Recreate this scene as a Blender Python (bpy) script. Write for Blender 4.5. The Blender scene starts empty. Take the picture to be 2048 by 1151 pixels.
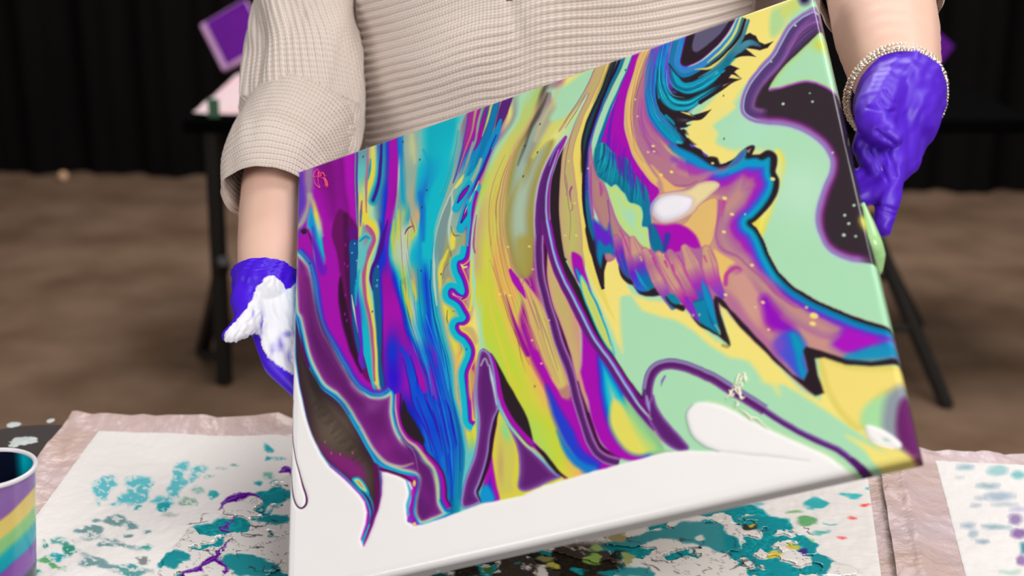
import bpy, bmesh, math, random
import numpy as np
from mathutils import Vector, Matrix, Euler
random.seed(7)
D = bpy.data; SC = bpy.context.scene; COL = SC.collection
# ---------------------------------------------------------------- camera, light, exposure
FPX, CXP, CYP = 2723.8, 1024.0, 575.5
CAMZ, PITCH = 1.45, math.radians(18.0)
cam_d = D.cameras.new('camera'); cam = D.objects.new('camera', cam_d); COL.objects.link(cam); SC.camera = cam
cam.location = (0, 0, CAMZ); cam.rotation_euler = (math.pi/2-PITCH, 0, 0)
cam_d.sensor_width = 36.0; cam_d.lens = FPX/2048*36; cam_d.clip_start = .05
cam_d.dof.use_dof = True; cam_d.dof.focus_distance = 1.46; cam_d.dof.aperture_fstop = 3.4
SC.view_settings.view_transform = 'Standard'; SC.view_settings.look = 'None'; SC.view_settings.gamma = 1.0
SC.view_settings.use_curve_mapping = False; SC.view_settings.exposure = 0.0
world = D.worlds.new('world'); SC.world = world; world.use_nodes = True
world.node_tree.nodes['Background'].inputs[0].default_value = (1.0, .96, .93, 1); world.node_tree.nodes['Background'].inputs[1].default_value = .24
def area(name, loc, target, size, power, color=(1, .97, .94), sy=None):
    l = D.lights.new(name, 'AREA'); l.shape = 'RECTANGLE'; l.size = size; l.size_y = sy or size; l.energy = power; l.color = color
    o = D.objects.new(name, l); COL.objects.link(o); o.location = loc
    o.rotation_euler = (Vector(target)-Vector(loc)).to_track_quat('-Z', 'Y').to_euler(); return o
area('softbox_key', (1.2, -1.0, 2.7), (.1, 1.5, 1.0), 1.2, 64)
area('added_edge_light', (1.45, 1.42, 3.2), (.3, 1.35, 1.0), .9, 22)  # unseen lamp added above right to draw the highlight along the right edge
area('added_fill_left', (-2.0, -.5, 1.7), (-.1, 1.6, 1.05), 1.0, 22)  # unseen fill lamp added on the left
area('added_fill_rear', (.2, 4.0, 3.3), (.2, 4.2, 0), 2.2, 112)  # unseen fill lamp added to brighten the floor behind the person
SR, CR = math.sin(PITCH), math.cos(PITCH)
def cam2w(c):
    c = np.asarray(c, float); x, y, z = c[..., 0], c[..., 1], c[..., 2]
    return np.stack([x, -z*CR+y*SR, CAMZ+y*CR+z*SR], -1)
def PX(px, py, depth):                      # photograph pixel at a known depth -> world point
    return cam2w(np.array([(px-CXP)/FPX*depth, -(py-CYP)/FPX*depth, -depth]))
def GP(px, py, z):                          # photograph pixel on a horizontal plane -> world point
    d = cam2w(np.array([(px-CXP)/FPX, -(py-CYP)/FPX, -1.0]))-np.array([0, 0, CAMZ]); t = (z-CAMZ)/d[2]
    return np.array([0, 0, CAMZ])+d*t
def W2P(w):                                 # world -> photograph pixel
    w = np.asarray(w, float); x = w[..., 0]; y = w[..., 1]; z = w[..., 2]-CAMZ
    cy = y*SR+z*CR; cz = y*CR-z*SR
    return CXP+FPX*x/cz, CYP-FPX*cy/cz, cz
# ---------------------------------------------------------------- helpers
def lin(c):
    c = np.asarray(c, float)/255.0
    return np.where(c <= .04045, c/12.92, ((c+.055)/1.055)**2.4)
def empty(name, loc=(0, 0, 0)):
    o = D.objects.new(name, None); COL.objects.link(o); o.location = loc; o.empty_display_size = .05; return o
def tag(o, label=None, cat=None, group=None, kind=None):
    if label: o['label'] = label
    if cat: o['category'] = cat
    if group: o['group'] = group
    if kind: o['kind'] = kind
    return o
def link(name, me, mat=None, parent=None, smooth=True):
    o = D.objects.new(name, me); COL.objects.link(o)
    if mat is not None and not me.materials: me.materials.append(mat)
    if smooth and len(me.polygons): me.polygons.foreach_set('use_smooth', np.ones(len(me.polygons), bool))
    if parent is not None:
        o.parent = parent; bpy.context.view_layer.update() if parent.matrix_world == Matrix() and parent.location.length > 0 else None
        o.matrix_parent_inverse = parent.matrix_basis.inverted()
    return o
def pymesh(name, V, F, col=None):
    me = D.meshes.new(name); V = np.asarray(V, np.float32); F = np.asarray(F, np.int32); k = F.shape[1]
    me.vertices.add(len(V)); me.vertices.foreach_set('co', V.ravel())
    me.loops.add(F.size); me.loops.foreach_set('vertex_index', F.ravel())
    me.polygons.add(len(F)); me.polygons.foreach_set('loop_start', np.arange(0, F.size, k, dtype=np.int32)); me.polygons.foreach_set('loop_total', np.full(len(F), k, np.int32))
    me.update(calc_edges=True); me.validate()
    if col is not None: vcol(me, col)
    return me
def vcol(me, rgb, name='Col'):
    a = me.color_attributes.new(name, 'FLOAT_COLOR', 'POINT'); c = np.ones((len(rgb), 4), np.float32); c[:, :3] = rgb; a.data.foreach_set('color', c.ravel())
def vfloat(me, v, name):
    a = me.attributes.new(name, 'FLOAT', 'POINT'); a.data.foreach_set('value', np.asarray(v, np.float32))
def gridF(n, m, wrap=False):
    i, j = np.meshgrid(np.arange(n-1), np.arange(m if wrap else m-1), indexing='ij'); i = i.ravel(); j = j.ravel(); j2 = (j+1) % m
    return np.stack([i*m+j, i*m+j2, (i+1)*m+j2, (i+1)*m+j], 1)
def bmesh_obj(name, bm, mat, parent=None, smooth=False):
    me = D.meshes.new(name); bm.to_mesh(me); bm.free(); return link(name, me, mat, parent, smooth)
def bx(bm, c, s, rot=None, bevel=0.0):
    g = bmesh.ops.create_cube(bm, size=1.0); M = Matrix.Translation(c) @ (rot.to_4x4() if rot else Matrix()) @ Matrix.Diagonal((*s, 1))
    bmesh.ops.transform(bm, matrix=M, verts=g['verts'])
    if bevel:
        es = list({e for v in g['verts'] for e in v.link_edges}); bmesh.ops.bevel(bm, geom=es, offset=bevel, segments=2, affect='EDGES', profile=.5)
def bar(bm, a, b, w, d=None, bevel=.002):
    a, b = Vector(a), Vector(b); v = b-a; q = v.to_track_quat('Z', 'Y').to_matrix(); bx(bm, (a+b)/2, (w, d or w, v.length), q, bevel)
def tube_bm(bm, pts, r, seg=12):
    V, F = tube(pts, r, seg); vs = [bm.verts.new(v) for v in V]
    for f in F: bm.faces.new([vs[i] for i in f])
    for ring in (vs[:seg], vs[-seg:]): bm.faces.new(ring)
def frames(P):
    T = np.gradient(P, axis=0); T /= np.linalg.norm(T, axis=1)[:, None]; N = np.zeros_like(T)
    n = np.cross(T[0], [0, 1, 0.01]); n = np.cross(n, T[0]); n /= np.linalg.norm(n); N[0] = n
    for i in range(1, len(P)):
        n = N[i-1]-T[i]*(N[i-1] @ T[i]); N[i] = n/np.linalg.norm(n)
    return T, N, np.cross(T, N)
def catmull(p, n):
    p = np.asarray(p, float); t = np.linspace(0, len(p)-1, n); i = np.clip(t.astype(int), 0, len(p)-2); f = (t-i)[:, None] if p.ndim > 1 else t-i
    q = np.concatenate([[2*p[0]-p[1]], p, [2*p[-1]-p[-2]]]); a, b, c, d = q[i], q[i+1], q[i+2], q[i+3]
    return .5*(2*b+(c-a)*f+(2*a-5*b+4*c-d)*f**2+(3*b-a-3*c+d)*f**3)
def tube(pts, r, seg=12, n=None):
    P = np.asarray(pts, float); n = n or len(P); P = catmull(P, n) if n != len(P) else P
    R = np.interp(np.linspace(0, 1, n), np.linspace(0, 1, len(r)), r) if isinstance(r, (list, tuple, np.ndarray)) else np.full(n, r)
    T, N, B = frames(P); a = np.linspace(0, 2*np.pi, seg, endpoint=False)
    V = P[:, None]+R[:, None, None]*(np.cos(a)[None, :, None]*N[:, None]+np.sin(a)[None, :, None]*B[:, None])
    return V.reshape(-1, 3), gridF(n, seg, True)
def blob(name, chains, voxel, smooth=4):
    # one continuous skin grown over tapered chains of points
    bm = bmesh.new()
    for pts, rad in chains:
        P = np.asarray(pts, float); L = np.r_[0, np.cumsum(np.linalg.norm(np.diff(P, axis=0), axis=1))]; s = 0.0; ss = []
        while s < L[-1]: r = np.interp(s, L, rad); ss.append((s, r)); s += max(r*.4, voxel*1.2)
        ss.append((L[-1], rad[-1]))
        for s, r in ss:
            c = [np.interp(s, L, P[:, k]) for k in range(3)]
            bmesh.ops.create_icosphere(bm, subdivisions=2, radius=r, matrix=Matrix.Translation(c))
    me = D.meshes.new(name+'_cage'); bm.to_mesh(me); bm.free()
    o = D.objects.new(name+'_cage', me); COL.objects.link(o)
    m = o.modifiers.new('r', 'REMESH'); m.mode = 'VOXEL'; m.voxel_size = voxel
    m = o.modifiers.new('s', 'SMOOTH'); m.factor = .5; m.iterations = smooth
    dg = bpy.context.evaluated_depsgraph_get(); out = D.meshes.new_from_object(o.evaluated_get(dg)); out.name = name
    D.objects.remove(o); D.meshes.remove(me); return out
def verts(me):
    v = np.empty(len(me.vertices)*3, np.float32); me.vertices.foreach_get('co', v); return v.reshape(-1, 3)
def norms(me):
    v = np.empty(len(me.vertices)*3, np.float32); me.vertex_normals.foreach_get('vector', v); return v.reshape(-1, 3)
def setverts(me, v): me.vertices.foreach_set('co', np.asarray(v, np.float32).ravel()); me.update()
# value noise
_rng = np.random.RandomState(3); _T = _rng.rand(64, 64).astype(np.float32)
def vnoise(x, y):
    xi = np.floor(x).astype(int); yi = np.floor(y).astype(int); fx = x-xi; fy = y-yi; fx = fx*fx*(3-2*fx); fy = fy*fy*(3-2*fy)
    g = lambda a, b: _T[a % 64, b % 64]
    return (g(xi, yi)*(1-fx)+g(xi+1, yi)*fx)*(1-fy)+(g(xi, yi+1)*(1-fx)+g(xi+1, yi+1)*fx)*fy
def fbm(x, y, o=4):
    s = 0; a = .5
    for k in range(o): s = s+a*vnoise(x*2**k+17*k, y*2**k+31*k); a *= .5
    return s/(1-.5**o)
# ---------------------------------------------------------------- materials (procedural)
def mat(name, rgb=None, rough=.5, spec=.5, metal=0.0, attr=None, noise=None, bump=None, coat=0.0, sheen=0.0, sss=0.0, trans=0.0, alpha=1.0, wave=None, ior=None):
    m = D.materials.new(name); m.use_nodes = True; nt = m.node_tree; n = nt.nodes; L = nt.links; b = n['Principled BSDF']
    b.inputs['Roughness'].default_value = rough; b.inputs['Specular IOR Level'].default_value = spec; b.inputs['Metallic'].default_value = metal
    b.inputs['Coat Weight'].default_value = coat; b.inputs['Coat Roughness'].default_value = .06; b.inputs['Sheen Weight'].default_value = sheen
    b.inputs['Transmission Weight'].default_value = trans; b.inputs['Alpha'].default_value = alpha
    if ior: b.inputs['IOR'].default_value = ior
    if sss: b.inputs['Subsurface Weight'].default_value = sss; b.inputs['Subsurface Radius'].default_value = (.012, .005, .003); b.inputs['Subsurface Scale'].default_value = 1.0
    tc = n.new('ShaderNodeTexCoord'); src = None
    if attr: a = n.new('ShaderNodeAttribute'); a.attribute_name = attr; src = a.outputs['Color']
    elif rgb is not None:
        r = n.new('ShaderNodeRGB'); r.outputs[0].default_value = (*lin(rgb), 1); src = r.outputs[0]
    if noise:                                # (scale, amount, second colour or None)
        t = n.new('ShaderNodeTexNoise'); t.inputs['Scale'].default_value = noise[0]; t.inputs['Detail'].default_value = 6; L.new(tc.outputs['Object'], t.inputs['Vector'])
        cr = n.new('ShaderNodeValToRGB'); cr.color_ramp.elements[0].position = .35; cr.color_ramp.elements[1].position = .68; L.new(t.outputs['Fac'], cr.inputs[0])
        mx = n.new('ShaderNodeMix'); mx.data_type = 'RGBA'; mm = n.new('ShaderNodeMath'); mm.operation = 'MULTIPLY'; mm.inputs[1].default_value = noise[1]
        L.new(cr.outputs[0], mm.inputs[0]); L.new(mm.outputs[0], mx.inputs[0]); L.new(src, mx.inputs[6]); mx.inputs[7].default_value = (*lin(noise[2]), 1); src = mx.outputs[2]
    if src is not None: L.new(src, b.inputs['Base Color'])
    if bump:                                 # (scale, strength, distance)
        t = n.new('ShaderNodeTexNoise'); t.inputs['Scale'].default_value = bump[0]; t.inputs['Detail'].default_value = 4; L.new(tc.outputs['Object'], t.inputs['Vector'])
        bp = n.new('ShaderNodeBump'); bp.inputs['Strength'].default_value = bump[1]; bp.inputs['Distance'].default_value = bump[2]; L.new(t.outputs['Fac'], bp.inputs['Height']); L.new(bp.outputs[0], b.inputs['Normal'])
    return m
# ---------------------------------------------------------------- poured-paint colour field
PC = dict(mag=(166,0,176), mag2=(150,0,165), vio=(112,22,196), dpu=(98,24,112), dpk=(120,8,116), plum=(78,6,72),
 blk=(38,24,34), brn=(92,78,70), cy=(0,186,206), cyd=(0,150,190), bl=(0,52,214), bl2=(10,110,210), navy=(40,10,140),
 teal=(0,116,150), teald=(6,84,126), turq=(96,196,196), tgrey=(104,156,168), sage=(150,176,160), pale=(186,208,190),
 yel=(240,224,124), yel2=(232,216,70), lime=(198,212,58), lime2=(176,216,88), mint=(168,220,180), mintl=(184,226,198),
 tan=(202,172,124), org=(232,182,96), olive=(158,150,72), grey=(150,156,148), mau=(176,116,140), maul=(200,154,132),
 lil=(156,136,196), lilp=(196,196,222), wht=(242,240,240), cream=(248,232,170), pnk=(255,70,140))
def _c(c): return np.array(PC[c] if isinstance(c, str) else c, np.float32)
def _spl(p, closed=False, n=5):
    p = np.asarray(p, float)
    if len(p) < 3: return p
    q = np.vstack([p[-1], p, p[0], p[1]]) if closed else np.vstack([2*p[0]-p[1], p, 2*p[-1]-p[-2]])
    t = np.linspace(0, 1, n, endpoint=False)[:, None]; out = []
    for i in range(1, len(q)-2):
        a, b, c, d = q[i-1], q[i], q[i+1], q[i+2]
        out.append(.5*((2*b)+(c-a)*t+(2*a-5*b+4*c-d)*t**2+(3*b-a-3*c+d)*t**3))
    out = np.vstack(out)
    return out if closed else np.vstack([out, p[-1]])
class Paint:
    def __init__(s, X, Y):
        s.X = X.astype(np.float32); s.Y = Y.astype(np.float32); s.C = np.zeros((len(X), 3), np.float32)+_c('mint')
    def sel(s, p, m):
        lo = p.min(0)-m; hi = p.max(0)+m
        return np.nonzero((s.X > lo[0]) & (s.X < hi[0]) & (s.Y > lo[1]) & (s.Y < hi[1]))[0]
    def seg(s, i, p, closed=False):
        # nearest distance, side (+ = right of travel in image), arclength fraction
        x = s.X[i]; y = s.Y[i]; a = p; b = np.roll(p, -1, 0) if closed else None
        if not closed: a, b = p[:-1], p[1:]
        L = np.hypot(*(b-a).T); cum = np.r_[0, np.cumsum(L)]; tot = cum[-1]
        D = np.full(len(i), 1e9, np.float32); S = np.zeros(len(i), np.float32); T = np.zeros(len(i), np.float32)
        for k in range(len(a)):
            if L[k] < 1e-6: continue
            dx, dy = (b[k]-a[k])/L[k]; rx = x-a[k, 0]; ry = y-a[k, 1]
            t = np.clip(rx*dx+ry*dy, 0, L[k]); ex = rx-t*dx; ey = ry-t*dy; d = ex*ex+ey*ey
            m = d < D; D[m] = d[m]; S[m] = (rx*-dy+ry*dx)[m]; T[m] = (cum[k]+t[m])/tot
        return np.sqrt(D), np.sign(S), T
    def inside(s, i, p):
        x = s.X[i]; y = s.Y[i]; r = np.zeros(len(i), bool); j = len(p)-1
        for k in range(len(p)):
            (x1, y1), (x2, y2) = p[k], p[j]
            if y1 != y2:
                m = ((y1 > y) != (y2 > y)); r ^= m & (x < (x2-x1)*(y-y1)/(y2-y1)+x1)
            j = k
        return r
    def put(s, i, col, a):
        a = np.clip(a, 0, 1)[:, None]; s.C[i] = s.C[i]*(1-a)+col*a
    def ramp(s, d, r):
        ds = np.array([q[0] for q in r], float); cs = np.array([_c(q[1]) if q[1] is not None else (0, 0, 0) for q in r]); al = np.array([1. if len(q) < 3 else q[2] for q in r])
        return np.stack([np.interp(d, ds, cs[:, k]) for k in range(3)], 1).astype(np.float32), np.interp(d, ds, al)
    def poly(s, pts, col, soft=1.5, smooth=True, alpha=1., clip=None):
        p = _spl(pts, True) if smooth else np.asarray(pts, float)
        i = s.sel(p, soft+1)
        if clip is not None: i = i[s.inside(i, clip)]
        if not len(i): return p
        d, _, _ = s.seg(i, p, True); d = np.where(s.inside(i, p), d, -d)
        if isinstance(col, list): c, a = s.ramp(d, col); 
        else: c, a = _c(col)[None], 1.
        s.put(i, c, np.clip(.5+d/(2*soft), 0, 1)*a*alpha); return p
    def line(s, pts, col, w=2., soft=1., alpha=1., smooth=True, clip=None):
        # w: half-width or list of half-widths along the path; col: colour or list along the path
        p = _spl(pts) if smooth else np.asarray(pts, float); wm = np.max(w)
        i = s.sel(p, wm+soft+1)
        if clip is not None: i = i[s.inside(i, clip)]
        if not len(i): return
        d, sg, T = s.seg(i, p)
        ww = np.interp(T, np.linspace(0, 1, len(w)), w) if isinstance(w, (list, tuple)) else w
        if isinstance(col, list): cs = np.array([_c(q) for q in col]); c = np.stack([np.interp(T, np.linspace(0, 1, len(cs)), cs[:, k]) for k in range(3)], 1)
        else: c = _c(col)[None]
        s.put(i, c, np.clip(.5+(ww-d)/(2*soft), 0, 1)*alpha)
    def ribbon(s, pts, ramp, clip=None, smooth=True, taper=0.):
        p = _spl(pts) if smooth else np.asarray(pts, float); m = max(abs(ramp[0][0]), abs(ramp[-1][0]))
        i = s.sel(p, m+1)
        if clip is not None: i = i[s.inside(i, clip)]
        if not len(i): return
        d, sg, T = s.seg(i, p); sd = d*sg; c, a = s.ramp(sd, ramp)
        a = a*(sd >= ramp[0][0])*(sd <= ramp[-1][0])*(T > 1e-6)*(T < 1-1e-6)
        if taper: a = a*np.clip(T/taper, 0, 1)*np.clip((1-T)/taper, 0, 1)
        s.put(i, c, a)
    def mesh(s, rows, cols=None):
        ys = np.array([r[0] for r in rows], float); Xs = np.array([r[1] for r in rows], float); Cs = np.array([[_c(c) for c in r[2]] for r in rows])
        i = np.nonzero((s.Y >= ys[0]) & (s.Y <= ys[-1]) & (s.X > Xs.min()-2) & (s.X < Xs.max()+2))[0]
        y = s.Y[i]; x = s.X[i]; K = Xs.shape[1]
        # smooth interpolation in y (catmull-rom on a fine table)
        fy = np.arange(ys[0], ys[-1]+1); tab = np.zeros((len(fy), K))
        for k in range(K):
            m = np.gradient(Xs[:, k], ys); j = np.clip(np.searchsorted(ys, fy, 'right')-1, 0, len(ys)-2); h = ys[j+1]-ys[j]; t = (fy-ys[j])/h
            tab[:, k] = (2*t**3-3*t**2+1)*Xs[j, k]+(t**3-2*t**2+t)*h*m[j]+(-2*t**3+3*t**2)*Xs[j+1, k]+(t**3-t**2)*h*m[j+1]
        tab = np.maximum.accumulate(tab, 1); yi = y-ys[0]; y0 = np.clip(yi.astype(int), 0, len(fy)-2); f = (yi-y0)[:, None]
        XX = tab[y0]*(1-f)+tab[y0+1]*f
        j = np.clip(np.searchsorted(ys, y, 'right')-1, 0, len(ys)-2); ty = ((y-ys[j])/(ys[j+1]-ys[j])); ty = ty*ty*(3-2*ty)
        k = np.clip((x[:, None] >= XX).sum(1)-1, 0, K-2); ar = np.arange(len(i)); x0 = XX[ar, k]; x1 = XX[ar, k+1]
        t = np.clip((x-x0)/np.maximum(x1-x0, .01), 0, 1)[:, None]; ty = ty[:, None]
        ca = Cs[j, k]*(1-ty)+Cs[j+1, k]*ty; cb = Cs[j, k+1]*(1-ty)+Cs[j+1, k+1]*ty
        col = ca*(1-t)+cb*t; a = np.clip((x-XX[:, 0])/1.5+.5, 0, 1)*np.clip((XX[:, -1]-x)/1.5+.5, 0, 1)
        s.put(i, col, a)
    def dot(s, x, y, rx, ry, col, ang=0., soft=1., alpha=1.):
        p = np.array([(x, y)]); i = s.sel(p, max(rx, ry)+3); ca, sa = math.cos(ang), math.sin(ang)
        u = (s.X[i]-x)*ca+(s.Y[i]-y)*sa; v = -(s.X[i]-x)*sa+(s.Y[i]-y)*ca; r = np.hypot(u/rx, v/ry); m = min(rx, ry)
        s.put(i, _c(col)[None], np.clip(.5+(1-r)*m/(2*soft), 0, 1)*alpha)
    def glow(s, x, y, rx, ry, col, alpha=1., ang=0., clip=None):
        p = np.array([(x, y)]); i = s.sel(p, 2*max(rx, ry)); ca, sa = math.cos(ang), math.sin(ang)
        if clip is not None: i = i[s.inside(i, clip)]
        u = (s.X[i]-x)*ca+(s.Y[i]-y)*sa; v = -(s.X[i]-x)*sa+(s.Y[i]-y)*ca
        s.put(i, _c(col)[None], np.exp(-1.2*((u/rx)**2+(v/ry)**2))*alpha)
def paint_field(X, Y):
    k1 = fbm(X/15, Y/34, 2)-.5; k2 = fbm(X/17+40, Y/26+7, 2)-.5; k3 = fbm(X/60+5, Y/80, 2)-.5
    P = Paint(X+1.7*k1+5*k3, Y+1.9*k2); poly, line, rib, mesh, dot, glow = P.poly, P.line, P.ribbon, P.mesh, P.dot, P.glow
    rs = random.Random(11)
    def fan(a, b, n, cols, w=.7, soft=.8, alpha=.7, jit=1.0, clip=None):      # fine flow lines between two guide curves
        a = np.asarray(a, float); b = np.asarray(b, float)
        for _ in range(n):
            f = rs.random(); q = a*(1-f)+b*f; i0 = rs.randrange(0, max(1, len(q)-3)); q = q[i0:i0+rs.randrange(3, len(q)-i0+1)]+np.array([rs.uniform(-jit, jit), 0]); ww = w*rs.uniform(.5, 1.5)
            line(q, rs.choice(cols), [ww*.2, ww, ww, ww*.2], soft, alpha*rs.uniform(.4, 1), clip=clip)
    # ================= left magenta field
    poly([(560,300),(722,270),(722,700),(800,830),(900,900),(900,1040),(560,1250)], 'mag', smooth=False)
    line([(650,315),(660,360),(668,430)], (108,0,112), [22,16,6], 14, .75)
    line([(684,300),(687,370),(694,450)], (118,0,124), [10,7,8], 8, .7)
    line([(698,290),(699,360),(705,430)], (178,0,186), [9,8,3], 4, .9)
    rib([(714,285),(714,400),(717,470)], [(-7,'mag',0),(-3,(70,50,170),.9),(0,(90,70,150)),(3,'tgrey',.9),(4,'tgrey',0)])
    # dark plum wedge and blue chip
    w = poly([(676,420),(664,462),(672,500),(679,538),(682,556),(677,575),(684,618),(691,660),(708,712),(727,752),(744,764),(730,720),(717,664),(713,604),(716,540),(717,470),(706,440),(690,425)], (104,2,96), 2.5)
    line([(682,556),(684,590),(692,640),(706,700),(722,742)], (44,4,42), [2,8,8,7,3], 3, .95)
    line([(690,430),(694,500),(697,560),(701,620)], (70,0,66), [5,6,5,2], 3, .8)
    poly([(699,484),(715,482),(716,520),(714,558),(711,585),(709,600),(714,640),(722,690),(731,735),(724,728),(712,690),(705,640),(701,580),(700,530)], (6,84,150), 1.8)
    line([(704,590),(709,620),(714,650),(716,664)], 'pale', [.8,2,1.6,.5], 1)
    glow(705,465,12,14,(96,0,150),.8)
    for x, y in ((691,489),(690,527),(696,532),(692,590),(690,628),(694,640)): dot(x,y,1.6,3,'mag2')
    for x, y in ((709,487),(713,521),(713,561),(704,505)): dot(x,y,1.4,1.6,(120,200,240))
    # upper left pale inverted V
    line([(599,345),(603,390),(598,440),(594,470)], (92,60,196), [9,12,10,6], 7, .95)
    line([(594,350),(593,420),(592,458)], (70,140,200), [5,4,2], 3, .7)
    line([(619,335),(619,380),(617,410),(608,435),(598,452),(590,455)], (150,140,165), [9,9,6,5,5,4], 5, .9)
    line([(619,395),(614,425),(604,446),(592,455)], (172,168,160), [2,3,4,4], 3, .9)
    line([(621,390),(628,410),(636,440),(644,470)], (176,176,160), [5,5,6,3], 4, .95)
    poly([(617,425),(624,412),(634,440),(642,468),(647,500),(650,522),(645,528),(636,505),(628,480),(620,460),(614,452)], [(0,(120,150,190)),(4,(40,160,215)),(9,(0,150,215))], 3)
    line([(627,400),(633,430),(638,455),(642,485),(645,512)], ['tan','yel2','pale','cy','cy'], [1,4,4,4,3], 2.5)
    line([(626,455),(630,485),(638,515),(645,545),(650,535)], (90,20,200), [1,3,6,7,3], 4, .85)
    poly([(604,461),(611,455),(617,462),(622,474),(627,492),(632,520),(636,560),(642,600),(649,622),(640,605),(631,570),(624,530),(615,490),(604,468)], 'mag', 2)
    line([(604,461),(610,456),(616,461),(622,476),(628,505),(633,545),(640,590),(648,622)], [(90,20,110),'blk',(60,140,200),'cyd','cy','bl2','vio'], [.6,1,1,1.5,1.4,1.2,.5], 1.2)
    poly([(603,462),(610,457),(615,464),(608,468)], 'blk', 1.5)
    # ================= stream sheaf (gradient mesh)
    Y_ = [
     (190,[717,733,737,746,757,763,774,783,793,797,806,812,826,842,860,905,925,950], ['tgrey','tgrey','mau','yel2',(90,90,170),'tgrey','bl2','mag','mag','bl2',(40,150,200),'sage','sage','turq',(0,176,196),(0,176,196),'turq','sage']),
     (250,[717,733,737,746,757,763,774,783,793,797,806,812,826,842,860,905,918,936], ['tgrey','tgrey','mau','yel2',(90,90,170),'tgrey','bl2','mag','mag','bl2',(40,150,200),'sage','sage','turq',(0,176,196),(0,176,196),'turq','sage']),
     (300,[717,733,738,746,757,763,773,780,792,796,804,808,826,842,858,896,908,925], ['tgrey','tgrey','mau','yel2',(80,80,180),'tgrey',(30,60,200),'mag','mag','bl2',(20,130,205),'sage',(190,200,160),'turq',(0,176,196),'cy','turq','sage']),
     (345,[717,730,735,742,752,763,772,779,792,796,800,813,828,838,856,882,900,914], ['turq','turq','mau','yel2','pale','tgrey',(40,70,190),'mag','mag','pale',(10,150,205),'sage','sage','cy',(0,150,205),'cy','cy','turq']),
     (395,[717,727,731,735,746,756,770,776,790,794,806,816,824,838,848,856,884,894], ['pale','lime','mau','yel','mint',(98,146,164),'bl','mag','mag2','sage',(0,160,200),'sage','tan',(20,150,210),(10,110,200),'cy','cy','sage']),
     (430,[717,723,729,734,744,756,768,772,783,790,808,820,824,841,845,850,876,881], ['turq','mau','mau','yel2','mint',(98,150,164),'bl','mag','mag','turq',(170,190,130),(0,160,200),'tan','tan',(10,120,205),'cy','cy','cy']),
     (465,[716,722,735,745,755,762,766,770,779,783,796,808,820,836,842,847,868,872], ['sage','turq','mau','yel2','turq','navy','bl','vio','vio','cy',(196,206,130),'pale',(204,206,110),'turq',(0,150,205),'cy','cy','cy']),
     (510,[715,724,733,741,750,756,760,768,776,780,788,806,816,824,842,848,862,867], ['turq',(110,196,196),'mau','yel2','turq','navy','bl','bl','vio','cy',(180,206,150),'pale','pale','cy',(0,150,210),'cy','cy','cy']),
     (560,[714,722,728,735,742,750,758,766,780,790,798,808,818,826,838,851,862,866], ['turq','turq','mau','yel2','turq','teald','bl','mag2','mag2','bl','cy','lime','turq','tan','cyd','bl','cy','cy']),
     (620,[713,728,737,743,749,756,762,768,799,806,811,818,827,836,846,859,866,872], ['vio','cy','mau','yel2','turq','teald','bl','mag','mag','bl','cy','lime','pale','cy','cyd','bl','cy','cy']),
     (665,[717,735,743,748,753,758,763,768,808,816,822,828,834,840,850,862,874,882], ['cy','cy','mau','yel2','turq','teald','navy','mag','mag2','bl','cy','pale','turq','cy','bl2','bl',(0,170,205),'cy']),
     (710,[728,740,746,750,755,760,764,770,824,836,840,846,852,858,866,876,888,894], ['cy','cy','mau','yel2','turq','teald','plum','mag2','vio','mag','bl2',(0,130,200),'bl2','bl','vio','bl2',(0,150,205),'cy']),
     (765,[742,746,750,753,757,760,765,776,832,850,854,860,864,868,874,886,896,903], ['cy','cy','mau','yel2','turq','teald','plum','vio','mag','mag','vio','vio','mag','vio','bl','bl2',(0,150,205),'cy']),
     (830,[770,775,780,785,790,795,800,806,838,852,866,872,878,884,890,900,908,917], ['mag','mag','mag','mag','mag','vio','plum',(30,10,150),'bl','bl2','bl','mag','vio','bl','bl2','bl2',(0,140,200),(0,150,190)]),
     (900,[800,806,812,818,824,830,836,842,850,860,872,880,888,896,902,912,920,931], ['mag','mag','mag','mag','mag','mag','plum','plum','bl','bl2','bl','bl2','bl2','bl','bl2','bl2',(0,130,180),(20,160,180)]),
     (970,[820,830,840,850,855,860,865,870,876,882,888,894,898,904,908,914,920,930], ['mag','mag','mag','mag','mag','mag','mag','plum','blk','teald','bl2','bl2',(0,110,180),'bl',(0,130,190),(0,140,180),(0,140,170),(60,190,190)]),
     (1035,[830,840,850,860,865,870,875,880,884,888,892,896,900,904,908,912,918,926], ['mag','mag','mag','mag','mag','mag','mag','plum','blk','teald','teal','teal',(0,120,160),'teal',(0,130,160),(0,140,170),(40,160,180),(120,200,200)])]
    mesh(Y_)
    # S-curves of the narrow left streams
    line([(747,292),(747,335),(743,365),(736,388),(733,418),(732,440),(744,447),(751,462),(750,480),(744,500),(736,520),(732,545),(732,572),(737,600),(744,632),(748,662),(750,700),(752,745),(753,764)], (180,222,170), [6,7,9,12,12,10,9,8,8,8,7,7,7,7,7,6,5], 4, .9)
    line([(746,292),(746,335),(741,365),(735,388),(732,418),(731,440),(743,446),(750,462),(749,480),(743,500),(735,520),(731,545),(731,572),(736,600),(743,632),(747,662),(750,700),(752,745),(753,764)], 'yel2', [2,3,5,4,4,7,6,4,4,4,4,4,4,4,4,3.5,3,3], 1.8)
    line([(733,452),(741,462),(744,478),(738,502),(730,528),(728,560),(731,595),(738,625),(743,655),(746,700),(749,760)], (178,84,142), [3,8,5,4,3.4,3.2,3,3,2.6,2.2,1.8], 1.5)
    line([(724,470),(732,468),(739,476),(735,490),(726,505),(720,540)], 'turq', [2,4,4,8,8,5], 3)
    line([(719,482),(730,473),(737,476)], (0,150,190), [1.5,2.5,2], 1.5)
    line([(722,390),(723,410),(721,440),(719,470)], 'yel2', [3,6,4,2], 3, .9)
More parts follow.
